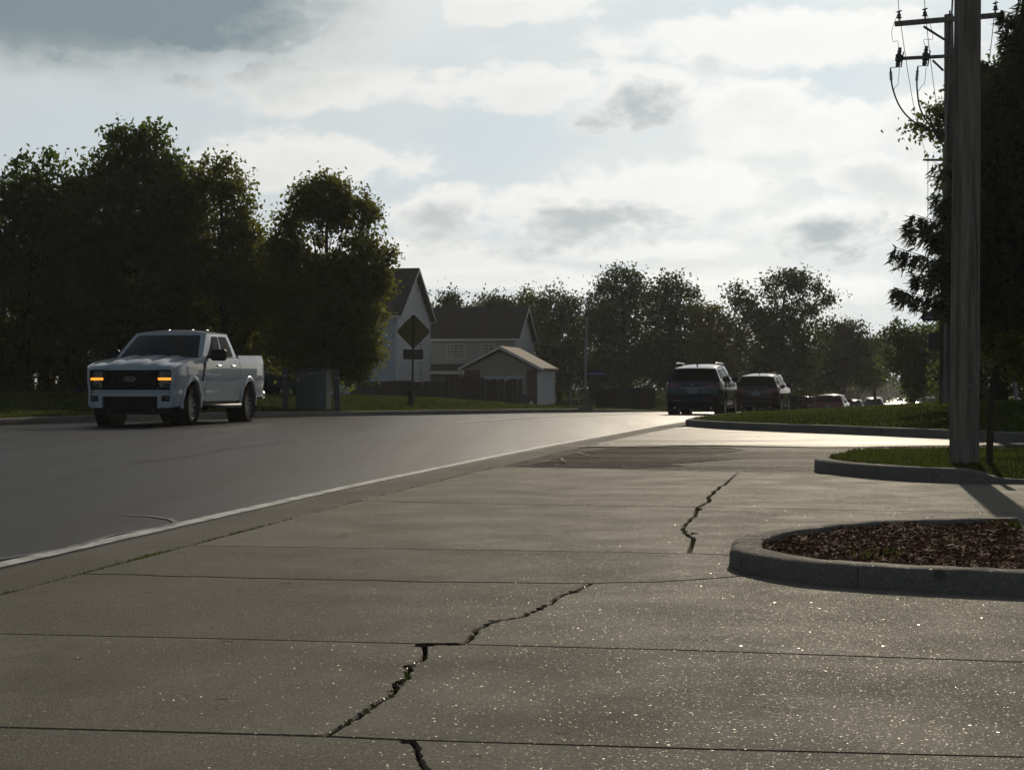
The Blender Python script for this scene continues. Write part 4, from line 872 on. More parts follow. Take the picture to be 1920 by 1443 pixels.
# lamp post on a concrete base with a steel frame
LY = 71.0; x0 = at(1096, 0, LY).x; zb = ZR(LY) - 0.05
root = thing('lamp_post', 'thin grey lamp post on a tapered concrete base across the road', 'lamp post', (x0, LY, zb))
m = MB(); m.prism([(-0.24, 0), (0.36, 0), (0.09, 1.02), (-0.03, 1.02), (-0.04, 0.32), (-0.24, 0.30)], -0.2, 0.2, lambda x, z, y: Vector((x, y * (1 - 0.5 * z / 1.05), z))); m.build('concrete_base', 'kerb_concrete', root)
m = MB(); m.tube([(0.02, 0, 0.9), (0.045, 0, 2.4), (0.10, 0, 3.82)], [0.06, 0.055, 0.045], 12); m.build('shaft', 'galvanised', root, 40)
m = MB(); m.bbox(0.03, 0.17, -0.10, 0.25, 3.80, 3.90, 0.02); m.build('lamp_head', 'dark_metal', root)
m = MB(); m.tube([(-0.22, 0, 0.28), (-0.22, 0, 0.98), (-0.20, 0, 1.0), (-0.02, 0, 1.0)], 0.018, 8); m.build('frame', 'galvanised', root, 40)
def name_sign(mb_root, w, h, z, x0, marks):
    arch = [(x0, z), (x0 + w, z), (x0 + w, z + h * 0.62), (x0 + w * 0.78, z + h * 0.72)] + [(x0 + w * (0.5 + 0.26 * math.cos(a)), z + h * (0.72 + 0.28 * math.sin(a))) for a in [math.pi * k / 8 for k in range(1, 8)]] + [(x0 + w * 0.22, z + h * 0.72), (x0, z + h * 0.62)]
    m = MB(); m.prism(arch, -0.006, 0.006, lambda a, b, y: Vector((a, y, b))); s = m.build('name_plate', 'sign_blue', mb_root)
    m = MB(); x = x0 + w * 0.12
    for wd in marks:      # the lettering is too small to read: a row of pale strokes
        m.box(x, x + wd, -0.0085, -0.0065, z + h * 0.22, z + h * (0.50 if wd < 0.03 else 0.44)); x += wd + 0.014
    m.build('lettering', 'sign_letters', s)
root = thing('street_sign', 'blue arched street name sign fixed to the lamp post', 'sign', (x0 + 0.05, LY - 0.07, zb + 1.50), R(3))
name_sign(root, 0.74, 0.22, 0.0, 0.03, [.045, .03, .02, .03, .02, .05, .03, .03, .03, .02, .045, .025, .03, .02])
m = MB(); m.box(-0.02, 0.05, -0.01, 0.06, 0.02, 0.12); m.build('bracket', 'galvanised', root)
xx = at(1070, 0, 72).x; root = thing('marker_post', 'thin steel marker post left of the lamp post', 'post', (xx, 72, ZR(72) + 0.15))
m = MB(); m.box(-0.02, 0.02, -0.012, 0.012, -0.1, 0.98); m.build('upright', 'galvanised', root); m = MB(); m.bbox(-0.04, 0.04, -0.02, -0.013, 0.80, 0.98, 0.003); m.build('reflector', 'sign_grey', root)

# ------------------------------------------------------------------ right hand side: poles and wires
def pole(name, label, base, top, r0, r1, n=20):
    root = thing(name, label, 'utility pole', base); d = Vector(top) - Vector(base); m = MB(); k = 14
    V = []
    for i in range(k + 1):
        t = i / k; V.append((d * t, r0 + (r1 - r0) * t))
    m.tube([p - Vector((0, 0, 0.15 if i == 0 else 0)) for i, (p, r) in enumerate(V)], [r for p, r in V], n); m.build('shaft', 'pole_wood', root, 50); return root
PA = pole('utility_pole', 'thick weathered wooden utility pole on the grass island in the foreground', (4.225, 16.95, 0.12), (4.225 + 0.09, 16.95, 11.4), 0.137, 0.098)
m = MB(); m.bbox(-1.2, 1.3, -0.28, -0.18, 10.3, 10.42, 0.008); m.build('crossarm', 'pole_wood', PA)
for x in (-1.12, -0.65, 1.2):
    m = MB(); m.lathe([(0.012, 0), (0.012, .07), (.055, .07), (.06, .09), (.035, .12), (.045, .15), (.03, .19), (0, .2)], 12, Matrix.Translation((x, -0.23, 10.42))); m.build('insulator', 'porcelain', PA, 40)
for z in (0.72, 2.3): m = MB(); m.lathe([(0, 0), (.014, 0), (.014, .015), (0, .02)], 8, Matrix.Translation((0.02, -0.137 + 0.008 * z / 2, z)) @ Matrix.Rotation(R(90), 4, 'X')); m.build('bolt', 'galvanised', PA)
m = MB(); m.box(0.1, 0.15, -0.06, -0.02, 3.55, 3.72); m.build('step_bracket', 'dark_metal', PA)
BX, BY = 10.15, 42.0
def B(px, py, dy=0.0): p = at(px, py, BY + dy); return p - Vector((BX, BY, 0.12))
PB = pole('utility_pole', 'far wooden utility pole with crossarms standing behind the foreground pole', (BX, BY, 0.12), (at(1779, 0, BY).x, BY, at(0, 28, BY).z), 0.145, 0.105)
A0, A1 = B(1675, 48, 0.55), B(1870, 31.5, -0.45)
def arm(root, a, b, w, h, name='crossarm', mat='pole_wood'):
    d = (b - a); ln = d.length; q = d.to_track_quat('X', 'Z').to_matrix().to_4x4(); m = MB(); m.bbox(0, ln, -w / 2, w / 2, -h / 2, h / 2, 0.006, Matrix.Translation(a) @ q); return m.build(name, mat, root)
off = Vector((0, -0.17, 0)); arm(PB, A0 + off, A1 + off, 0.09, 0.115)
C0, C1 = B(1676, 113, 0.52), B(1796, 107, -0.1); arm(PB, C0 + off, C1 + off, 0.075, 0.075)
arm(PB, B(1727, 54, 0.3) + off * 1.5, B(1768, 77, 0.0) + off * 0.9, 0.03, 0.055, 'brace', 'dark_metal'); arm(PB, B(1744, 117, 0.2) + off * 1.5, B(1766, 135, 0) + off * 0.9, 0.03, 0.05, 'brace', 'dark_metal')
INS = [(0.03, 1683), (0.30, 1732), (0.95, 1863)]; tops = []
for t, px in INS:
    p = A0 + (A1 - A0) * ((px - 1675) / 195.0) + off + Vector((0, 0, 0.0575))
    m = MB(); m.lathe([(0.016, 0), (0.016, .06), (.058, .065), (.066, .085), (.035, .11), (.05, .13), (.042, .165), (.02, .18), (.03, .21), (0, .22)], 12, Matrix.Translation(p)); m.build('insulator', 'porcelain', PB, 40)
    m = MB(); m.bbox(-.02, .02, -.09, .09, .215, .24, 0.004, Matrix.Translation(p) @ Matrix.Rotation(R(20), 4, 'Z')); m.build('wire_clamp', 'dark_metal', PB)
    tops.append(p + Vector((BX, BY, 0.12)) + Vector((0, 0, 0.235)))
CUT = []
for px in (1681, 1731):      # fuse cutouts on the lower arm
    p = C0 + (C1 - C0) * ((px - 1676) / 120.0) + off + Vector((0, -0.07, 0))
    q = Matrix.Translation(p) @ Matrix.Rotation(R(7), 4, 'Y')
    m = MB(); m.lathe([(0.0, .245), (.04, .245), (.045, .21), (.03, .20), (.055, .16), (.038, .12), (.085, .06), (.06, .0), (.085, -.06), (.05, -.10), (.06, -.14), (.045, -.19), (.06, -.2), (.03, -.215), (0, -.215)], 12, q); m.build('fuse_cutout', 'porcelain', PB, 40)
    m = MB(); m.tube([q @ Vector((0.09, -0.03, 0.15)), q @ Vector((0.07, -.05, -.22))], 0.016, 8); m.build('fuse_tube', 'dark_metal', PB, 40); CUT.append(p)
for k, (cp, ex, path) in enumerate(((CUT[0], 1667, [(1667, 131), (1668, 150), (1672, 172), (1683, 200), (1700, 222), (1722, 238), (1748, 248), (1768, 256)]), (CUT[1], 1717, [(1718, 128), (1716, 150), (1717, 175), (1722, 205), (1735, 230), (1752, 246), (1769, 256)]))):
    P = [B(x, y, 0.5 - 0.5 * i / (len(path) - 1)) + off for i, (x, y) in enumerate(path)]
    m = MB(); m.tube(smooth_path(P, 4), 0.02, 8); m.build('riser_cable', 'cable', PB, 60)
    m = MB()
    for i in range(5): q = P[1] + (P[0] - P[1]) * (i * 0.18 - 0.1); m.lathe([(.02, -.012), (.042, -.012), (.032, .012), (.02, .012)], 10, Matrix.Translation(q))
    m.build('termination', 'porcelain', PB)
    m = MB(); m.tube([cp + Vector((0, 0, -.21)), P[0] + Vector((0, 0, 0.02)), P[0]], 0.008, 6); m.build('jumper', 'cable', PB)
    m = MB(); m.tube(smooth_path([cp + Vector((0.02, 0, -.22)), cp + Vector((0.0, 0, -.45)), cp + Vector((-.02, 0, -.62)), cp + Vector((-.07, 0, -.66)), P[2] + Vector((0.01, 0, 0))], 4), 0.006, 5); m.build('lead_wire', 'cable', PB)
    t = tops[k] - Vector((BX, BY, 0.12)); m = MB(); m.tube(smooth_path([t, t + Vector((-.16 + .3 * k, 0, -.42)), t + Vector((-.14 + .32 * k, 0, -.7)), cp + Vector((-.03, 0, 0.4)), cp + Vector((0, 0, .25))], 4), 0.006, 5); m.build('jumper', 'cable', PB)
m = MB(); m.tube(smooth_path([B(1786, 0, -0.13), B(1783, 60, -0.15), B(1780, 130, -0.16), B(1776, 220, -0.17), B(1771, 330, -0.18), B(1773, 420, -0.18), B(1777, 560, -0.18), B(1781, 782, -0.19)], 4), 0.022, 8); m.build('cable_conduit', 'bare_wire', PB, 60)
m = MB(); m.tube([B(1781, 20, -0.13), B(1778, 300, -0.16), B(1786, 780, -0.18)], 0.02, 8); m.build('ground_wire_cover', 'dark_metal', PB, 60)
m = MB(); m.tube([B(1778, 560, -0.2), B(1779, 650, -0.2), B(1780, 783, -0.2)], 0.035, 10); m.build('cable_guard', 'cabinet_edge', PB, 60)
CX = at(1772, 0, 72).x
PC = pole('utility_pole', 'most distant utility pole whose short bracket shows left of the foreground pole', (CX, 72, zright(CX, 72) - 0.05), (CX, 72, at(0, 270, 72).z), 0.14, 0.10)
def C(px, py): return at(px, py, 71.85) - Vector((CX, 72, PC.location.z))
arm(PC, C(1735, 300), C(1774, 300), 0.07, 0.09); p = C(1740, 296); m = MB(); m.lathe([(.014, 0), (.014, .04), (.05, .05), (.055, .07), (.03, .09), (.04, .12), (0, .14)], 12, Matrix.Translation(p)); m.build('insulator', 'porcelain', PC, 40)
m = MB(); m.lathe([(.014, 0), (.014, .04), (.05, .05), (.055, .07), (.03, .09), (.04, .12), (0, .14)], 12, Matrix.Translation(C(1772, 269))); m.build('insulator', 'porcelain', PC, 40)
cins = p + Vector((CX, 72, PC.location.z)) + Vector((0, 0, .14))
DX = at(1758, 0, 125).x; dz = ZR(125)
PD = pole('utility_pole', 'tiny distant utility pole with double crossarm above the bushes', (DX, 125, dz), (DX, 125, at(0, 598, 125).z + 0.5), 0.14, 0.10)
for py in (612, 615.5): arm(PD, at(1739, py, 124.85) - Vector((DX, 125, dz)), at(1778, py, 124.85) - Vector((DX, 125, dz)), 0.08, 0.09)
def wire(label, a, b, sag, r=0.009, mat='cable', n=24, group='overhead wires between the utility poles'):
    a, b = Vector(a), Vector(b); P = [a.lerp(b, t / n) - Vector((0, 0, sag * 4 * (t / n) * (1 - t / n))) for t in range(n + 1)]
    m = MB(); m.tube(P, r, 6); o = m.build('overhead_wire', mat, None, 60); return tag(o, label, 'wire', group)
pa = lambda x: Vector((4.225 + x, 16.72, 0.12 + 10.63))
wire('left overhead wire rising from the far crossarm towards the foreground', pa(-1.12), tops[0], 0.25, 0.008); wire('middle overhead wire rising from the far crossarm towards the foreground', pa(-0.65), tops[1], 0.25, 0.008); wire('right overhead wire rising from the far crossarm past the foreground pole', pa(1.2), tops[2], 0.25, 0.008)
wire('overhead wire descending from the outer insulator to the distant bracket', tops[0], cins, 0.7, 0.009); wire('overhead wire descending from the second insulator behind the leaves', tops[1], C(1772, 266) + Vector((CX, 72, PC.location.z)), 0.6, 0.009)
wire('overhead wire dropping on the right side of the foreground pole', tops[2], at(1822, 355, 71.9), 0.5, 0.009)
wire('overhead wire dropping below the distant bracket', cins, at(1739, 611, 124.8), 0.9, 0.012)
wire('lowest of the sunlit wires crossing above the far road', at(1480, 690, 190), at(1740, 702, 190), 1.3, 0.02, 'bare_wire'); wire('upper sunlit wire crossing above the far road', at(1500, 671, 190), at(1740, 700, 190), 0.2, 0.02, 'bare_wire'); wire('middle of the sunlit wires crossing above the far road', at(1480, 684, 192), at(1740, 700, 192), 1.4, 0.014, 'bare_wire')
# guy guard, signs and stakes
GX = at(1766, 0, 44).x; root = thing('guy_guard', 'slanting grey tube over a guy wire beside the far pole', 'guy wire', (GX, 44, zfar(GX, 44) - 0.05))
m = MB(); m.tube([(0, 0, 0), (at(1774, 0, 43.5).x - GX, -0.6, at(0, 630, 43).z - root.location.z)], 0.03, 8); m.build('guard_tube', 'galvanised', root, 60)
m = MB(); m.tube([(at(1774, 0, 43.5).x - GX, -0.6, at(0, 630, 43).z - root.location.z), (BX - GX, BY - 44, 5.2)], 0.008, 6); m.build('guy_wire', 'bare_wire', root)
SX = at(1765, 0, 48).x; szz = zfar(SX, 48); root = thing('street_sign', 'blue arched street name sign on a brown post by the spruce', 'sign', (SX, 48, szz - 0.05))
m = MB(); m.box(-0.05, 0.05, -0.05, 0.05, 0, at(0, 575, 48).z - szz + 0.05); m.build('post', 'post_wood', root)
name_sign(root, 0.66, 0.31, at(0, 602, 48).z - szz + 0.05, at(1728, 0, 48).x - SX, [.05, .03, .03, .05, .03, .04, .03])
for o in root.children:
    if o.name.startswith('name_plate'): o.location.y = -0.058
zc = at(0, 639, 48).z - szz + 0.05; m = MB(); m.bbox(at(1741, 0, 48).x - SX, -0.052, -0.02, -0.012, zc - 0.23, zc + 0.23, 0.002); m.build('side_plate', 'sign_grey', root)
xx = at(1905, 0, 47).x; root = thing('marker_post', 'slim grey post on the lawn at the right edge', 'post', (xx, 47, zfar(xx, 47) - 0.03))
m = MB(); m.lathe([(0.05, 0), (0.05, 1.2), (0.04, 1.25), (0, 1.26)], 10); m.build('upright', 'galvanised', root, 40); m = MB(); m.lathe([(0.053, 1.0), (0.053, 1.12)], 10); m.build('band', 'sign_grey', root)
root = thing('wooden_stake', 'leaning brown wooden stake right of the foreground utility pole', 'stake', (4.435, 16.85, 0.10)); root.rotation_euler = (R(-1), R(1.9), 0)
m = MB(); m.bbox(-0.028, 0.028, -0.022, 0.022, -0.05, 0.70, 0.004); m.build('shaft', 'post_wood', root); m = MB(); m.bbox(-0.034, 0.034, -0.026, 0.026, 0.70, 0.722, 0.003); m.build('cap', 'dark_metal', root)

# ------------------------------------------------------------------ vehicles (local x forward, y left, z up, origin on the ground)
def wheel_meshes(r, w, rim_mat, spokes, key):
    """meshes about the local y axis, outer face towards +y"""
    Q = Matrix.Rotation(R(-90), 4, 'X')
    t = MB(); rr = r * 0.66
    t.lathe([(rr, -w/2 + .01), (r * .90, -w/2), (r * .975, -w * .42), (r, -w * .33), (r, -w * .05), (r * .985, -w * .04), (r * .985, w * .04), (r, w * .05), (r, w * .33), (r * .975, w * .42), (r * .90, w/2), (rr, w/2 - .01), (rr * .97, w * .35), (rr * .97, -w * .35), (rr, -w/2 + .01)], 40, Q)
    for k in range(40):      # tread blocks
        a = 2 * math.pi * k / 40; M = Q @ Matrix.Rotation(a, 4, 'Z'); t.box(r - .004, r + .006, -0.018, 0.018, w * .2, w * .40, M); t.box(r - .004, r + .006, -0.018, 0.018, -w * .40, -w * .2, M)
    m = MB(); m.lathe([(0, w * .30), (rr * .20, w * .30), (rr * .24, w * .24)], 20, Q)
    m.lathe([(rr * .84, w * .30), (rr * .97, w * .44), (rr * 1.0, w * .44), (rr * .99, w * .30), (rr * .93, w * .1), (rr * .90, -w * .3)], 40, Q)
    for k in range(spokes):
        a = 2 * math.pi * k / spokes; M = Q @ Matrix.Rotation(a, 4, 'Z'); ww = rr * (1.5 / spokes)
        m.add([M @ Vector(p) for p in ((rr * .12, -ww, w * .29), (rr * .12, ww, w * .29), (rr * .93, ww * .7, w * .36), (rr * .93, -ww * .7, w * .36), (rr * .12, -ww, w * .12), (rr * .12, ww, w * .12), (rr * .93, ww * .7, w * .2), (rr * .93, -ww * .7, w * .2))], [(0, 1, 2, 3), (0, 4, 5, 1), (1, 5, 6, 2), (2, 6, 7, 3), (3, 7, 4, 0)])
    d = MB(); d.lathe([(0, w * .02), (rr * .62, w * .02), (rr * .62, -w * .02), (0, -w * .02)], 28, Q); d.lathe([(0, -w * .28), (rr * .95, -w * .28)], 28, Q)
    tm = t.mesh('tyre'); tm.materials.append(MATS['rubber']); tm.shade_smooth(); tm.set_sharp_from_angle(angle=R(35))
    rm = m.mesh('rim'); rm.materials.append(MATS[rim_mat]); rm.shade_smooth(); rm.set_sharp_from_angle(angle=R(35))
    dm = d.mesh('brake_disc'); dm.materials.append(MATS['brake_black']); return tm, rm, dm
def put_wheels(root, ms, xs, track, r, w, steer=0.0):
    for x in xs:
        for s in (1, -1):
            o = bpy.data.objects.new('wheel', ms[0]); COL.objects.link(o); o.parent = root; o.location = (x, s * (track - w / 2), r); o.rotation_euler = (0, 0, (0 if s > 0 else math.pi) + (steer if x > 0 else 0))
            for nm, me in (('rim', ms[1]), ('brake_disc', ms[2])):
                c = bpy.data.objects.new(nm, me); COL.objects.link(c); c.parent = o
def bil(c, u, v):            # bilinear patch: c = P00, P10, P11, P01
    return (c[0] * (1 - u) + c[1] * u) * (1 - v) + (c[3] * (1 - u) + c[2] * u) * v
def patch(corners, quad, bulge=None, nu=8, nv=6, off=0.0):
    """sub-quad of a bilinear patch given by its four (u,v) corners; bulge(u,v) -> offset vector"""
    c = [Vector(p) for p in corners]; q = [Vector(p) for p in quad]; nrm = (c[1] - c[0]).cross(c[3] - c[0]).normalized()
    P = []
    for i in range(nu + 1):
        row = []
        for j in range(nv + 1):
            uv = bil(q, i / nu, j / nv); p = bil(c, uv.x, uv.y) + nrm * off
            if bulge: p = p + bulge(uv.x, uv.y)
            row.append(p)
        P.append(row)
    return P
UNIT = [(0, 0), (1, 0), (1, 1), (0, 1)]
def round_quad(quad, rad=0.12, n=4):
    q = [Vector(p) for p in quad]; out = []
    for i in range(4):
        p0, p1, p2 = q[i - 1], q[i], q[(i + 1) % 4]; a = p1.lerp(p0, rad); b = p1.lerp(p2, rad)
        for k in range(n + 1): t = k / n; out.append((a * (1 - t) ** 2 + p1 * 2 * t * (1 - t) + b * t * t))
        e = p2.lerp(p1, rad)
        for k in range(1, 8): out.append(b.lerp(e, k / 8))
    return out
def pane(root, name, mat, corners, quad, bulge=None, off=0.006, rad=0.14, thick=None):
    """rounded window pane lying on a patch"""
    c = [Vector(p) for p in corners]; nrm = (c[1] - c[0]).cross(c[3] - c[0]).normalized()
    pts = round_quad(quad, rad); cen = sum((Vector(p) for p in quad), Vector((0, 0))) / 4
    rings = [[cen.lerp(p, s) for p in pts] for s in (1.0, 0.8, 0.55, 0.25)]
    def ev(uv, o): p = bil(c, uv.x, uv.y) + nrm * o; return p + bulge(uv.x, uv.y) if bulge else p
    n = len(pts); vs = [ev(p, -0.012 if off > 0 else 0.012) for p in rings[0]]; fs = []
    for r in rings: vs += [ev(p, off) for p in r]
    vs.append(ev(cen, off))
    for k in range(len(rings)):
        for i in range(n): fs.append((k * n + i, k * n + (i + 1) % n, (k + 1) * n + (i + 1) % n, (k + 1) * n + i))
    k = len(rings) * n
    for i in range(n): fs.append((k + i, k + (i + 1) % n, len(vs) - 1))
    return MB().add(vs, fs).build(name, mat, root, 40)
def side_panel(xs, zb, zt, wf, side, rows=12, thick=0.05, pf=None):
    """outer skin of a body side between stations xs, from zb(x) to zt(x), half width wf(x,z)"""
    P = []
    for x in xs:
        a, b = zb(x), zt(x); col = [(x, side * (wf(x, a) - thick), a + 0.004)] + [(x, side * wf(x, a + (b - a) * j / rows), a + (b - a) * j / rows) for j in range(rows + 1)] + [(x, side * (wf(x, b) - thick), b + 0.0)]
        P.append(col)
    m = MB(); m.grid(P)
    for col in (P[0], P[-1]):
        o = [(p[0], p[1] - side * thick if 0 < j < len(col) - 1 else p[1], p[2]) for j, p in enumerate(col)]; m.grid([col, o])
    return m
def stations(x0, x1, arches, step=0.08):
    s = set([x0, x1]); n = max(2, int((x1 - x0) / step)); s |= {x0 + (x1 - x0) * k / n for k in range(n + 1)}
    for xa, Ra in arches:
        s = {x for x in s if abs(x - xa) > Ra + 0.02 or x in (x0, x1)}
        s |= {xa + Ra * math.cos(math.pi * k / 20) for k in range(21)} | {xa - Ra - 0.004, xa + Ra + 0.004}
    return sorted(x for x in s if x0 - 1e-9 <= x <= x1 + 1e-9)
def arch_zb(base, arches, zc):
    def f(x):
        z = base(x)
        for xa, Ra in arches:
            if abs(x - xa) <= Ra: z = max(z, zc + math.sqrt(max(Ra * Ra - (x - xa) ** 2, 0)))
        return z
    return f
def tab(pts): xs, ys = zip(*pts); return lambda v: float(np.interp(v, xs, ys))

def pickup(loc, heading):
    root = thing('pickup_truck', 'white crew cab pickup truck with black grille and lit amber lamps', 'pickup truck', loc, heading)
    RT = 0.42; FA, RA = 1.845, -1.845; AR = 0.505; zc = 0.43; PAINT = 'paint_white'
    wz = tab([(0.40, .945), (0.50, .955), (0.60, .975), (0.70, .972), (0.76, .962), (0.84, .985), (1.0, .995), (1.2, .990), (1.33, .975), (1.40, .95), (1.5, .935)])
    wx = tab([(-3.1, .95), (-2.9, .985), (-2.4, 1.0), (1.6, 1.0), (2.2, 0.995), (2.5, .975), (2.68, .94), (2.78, .90)])
    wf = lambda x, z: wz(z) * wx(x)
    hood = tab([(1.0, 1.40), (1.3, 1.385), (1.8, 1.335), (2.3, 1.27), (2.6, 1.215), (2.74, 1.17)])
    # fenders
    zbf = arch_zb(lambda x: 0.50 if x < FA else 0.43, [(FA, AR)], zc); zbr = arch_zb(lambda x: 0.56 if x < RA else 0.50, [(RA, AR)], zc)
    for s in (1, -1):
        side_panel(stations(1.03, 2.76, [(FA, AR)]), zbf, hood, wf, s).build('fender', PAINT, root, 35)
        side_panel(stations(-3.06, -1.195, [(RA, AR)]), zbr, tab([(-3.06, 1.50), (-1.19, 1.47)]), wf, s).build('bed_side', PAINT, root, 35)
        belt = tab([(-1.2, 1.41), (1.03, 1.385)])
        d1 = side_panel(stations(0.035, 1.02, []), lambda x: 0.49, belt, wf, s, 16).build('door', PAINT, root, 35)
        d2 = side_panel(stations(-0.93, 0.022, []), lambda x: 0.49, belt, wf, s, 16).build('door', PAINT, root, 35)
        side_panel(stations(-1.17, -0.94, []), lambda x: 0.49, belt, wf, s, 16).build('cab_corner', PAINT, root, 35)
        for d, hx in ((d1, 0.14), (d2, -0.80)):
            m = MB(); m.bbox(hx, hx + 0.19, s * 0.985 - .02, s * 0.985 + .028, 1.215, 1.25, 0.008); m.build('handle', PAINT, d)
        # arch flares
        for xa in (FA, RA):
            m = MB(); rows = []
            for k in range(25):
                a = math.pi * (-0.04 + 1.08 * k / 24); row = []
                for (dr, dy) in ((-0.015, -0.05), (-0.012, 0.018), (0.02, 0.026), (0.075, 0.016), (0.095, -0.006)):
                    x = xa + (AR + dr) * math.cos(a); z = zc + (AR + dr) * math.sin(a); row.append((x, s * (wf(x, max(z, .5)) + dy), z))
                rows.append(row)
            m.grid(rows); m.build('arch_flare', PAINT, root, 40)
            q = MB(); q.lathe([(AR + .01, -0.17), (AR + .01, 0.15)], 28, Matrix.Translation((xa, s * 0.78, zc)) @ Matrix.Rotation(R(-90 * s), 4, 'X')); q.lathe([(AR + .008, -.17), (0.01, -.17)], 28, Matrix.Translation((xa, s * 0.78, zc)) @ Matrix.Rotation(R(-90 * s), 4, 'X')); q.build('wheel_well', 'black_plastic', root)
        m = MB(); m.tube([(1.15, s * .93, 0.36), (1.1, s * 1.0, 0.385), (-1.15, s * 1.0, 0.385), (-1.2, s * .93, 0.36)], 0.042, 8); m.build('running_board', 'black_plastic', root, 50)
        m = MB(); m.box(-1.15, 1.28, s * .60, s * .92, 0.40, 0.50); m.build('sill', 'black_plastic', root)
        m = MB(); m.prism([(1.10, 1.30), (1.16, 1.28), (1.34, .92), (1.28, .90), (1.10, 1.20)], 0.975, 1.0, lambda x, z, y: Vector((x, s * (y + .003), z))); m.build('fender_vent', 'black_plastic', root)
        # mirror
        m = MB(); m.bbox(0.72, 0.86, s * 1.0 - (0 if s > 0 else .33), s * 1.0 + (.33 if s > 0 else 0), 1.33, 1.57, 0.04); mi = m.build('mirror', 'black_plastic', root, 40)
        m = MB(); m.bbox(0.76, 0.84, min(s * .88, s * 1.04), max(s * .88, s * 1.04), 1.38, 1.44, 0.01); m.build('mirror_arm', 'black_plastic', mi)
        m = MB(); m.bbox(-3.07, -2.985, min(s * .80, s * .935), max(s * .80, s * .935), 0.98, 1.36, 0.02); m.build('tail_light', 'tail_red', root, 40)
    # chassis filling between the wheels
    m = MB(); m.box(-2.95, 2.45, -0.60, 0.60, 0.42, 0.9); m.box(-1.15, 1.3, -0.90, 0.90, 0.5, 1.36); m.box(2.40, 2.66, -0.82, 0.82, 0.55, 1.10); m.build('chassis', 'black_plastic', root)
    m = MB(); m.tube([(FA, -.8, RT), (FA, .8, RT)], 0.06, 8); m.tube([(RA, -.8, RT), (RA, -.2, RT), (RA, 0, RT), (RA, .2, RT), (RA, .8, RT)], [.07, .07, .16, .07, .07], 10); m.build('axle', 'dark_metal', root)
    # bed
    m = MB(); m.box(-3.0, -1.2, -0.88, 0.88, 0.90, 0.96); m.box(-1.225, -1.20, -0.9, 0.9, 0.9, 1.46); m.build('bed_floor', 'black_plastic', root)
    m = MB(); m.bbox(-3.085, -3.035, -0.79, 0.79, 0.70, 1.48, 0.012); m.build('tailgate', PAINT, root)
    m = MB(); m.bbox(-3.22, -3.06, -0.93, 0.93, 0.52, 0.68, 0.03); m.build('rear_bumper', 'chrome', root)
    # hood with a raised middle
    P = []
    for i in range(15):
        x = 1.20 + (2.735 - 1.20) * i / 14; row = []
        for j in range(25):
            t = -1 + 2 * j / 24; y = t * (wf(x, 1.3) - 0.028); d = 0.045 * ss((0.62 - abs(t)) / 0.10) * ss((x - 1.15) / .2) * (1 - .5 * ss((x - 2.4) / .3)) + 0.03 * (1 - t * t) - 0.02 * ss((abs(t) - .15) / .1) * ss((.45 - abs(t)) / .1)
            row.append((x, y, hood(x) - 0.012 + d + 0.012 * ss((1 - abs(t)) / .1)))
        P.append(row)
    P.append([(2.765, y * .995, z - 0.045) for (x, y, z) in P[-1]]); m = MB(); m.grid(P); m.build('hood', PAINT, root, 40)
    m = MB(); m.box(1.08, 1.22, -0.88, 0.88, 1.36, 1.40); m.build('cowl', 'black_plastic', root)
    xf = lambda y: 2.81 - 0.10 * (abs(y) / 0.9) ** 2.2 - 0.10 * ss((abs(y) - .80) / .16)
    def plate(y0, y1, z0, z1, x_off, thick, n=14, tilt=0.0, zf0=None, zf1=None):
        m = MB(); A = []; Bk = []
        for i in range(n + 1):
            y = y0 + (y1 - y0) * i / n; a = zf0(y) if zf0 else z0; b = zf1(y) if zf1 else z1
            A.append([(xf(y) + x_off - tilt * (z - .73), y, z) for z in (a, a + (b - a) * .33, a + (b - a) * .67, b)]); Bk.append([(p[0] - thick, p[1], p[2]) for p in A[-1]])
        m.grid(A); m.grid(Bk, True)
        m.grid([[a[0], b[0]] for a, b in zip(A, Bk)]); m.grid([[a[-1], b[-1]] for a, b in zip(A, Bk)]); m.grid([A[0], Bk[0]]); m.grid([A[-1], Bk[-1]]); return m
    lip = plate(-.90, .90, 1.125, 1.185, -0.02, .08, 24, 0.06); lip.build('hood_lip', PAINT, root, 35)
    g = plate(-.90, .90, .735, 1.13, -0.035, .05, 28, 0.05, lambda y: .735 + .05 * ss((abs(y) - .6) / .3), lambda y: 1.13 - .03 * ss((abs(y) - .7) / .2)); gro = g.build('grille', 'grille_black', root, 30)
    m = MB()
    for k in range(8):
        z = 0.775 + k * 0.045
        for i in range(28):
            y0 = -.60 + 1.2 * i / 28; ym = y0 + .0215; m.add([(xf(y0) - .03 - .05 * (z - .73), y0 + .004, z), (xf(ym) - .018 - .05 * (z - .73), ym, z + .008 * (1 if (i + k) % 2 else -1)), (xf(ym) - .018 - .05 * (z - .73), ym, z + .012 + .008 * (1 if (i + k) % 2 else -1)), (xf(y0) - .03 - .05 * (z - .73), y0 + .004, z + .012), (xf(y0 + .043) - .03 - .05 * (z - .73), y0 + .04, z), (xf(y0 + .043) - .03 - .05 * (z - .73), y0 + .04, z + .012)], [(0, 1, 2, 3), (1, 4, 5, 2)])
    stuff(m.build('grille_mesh', 'black_plastic', gro))
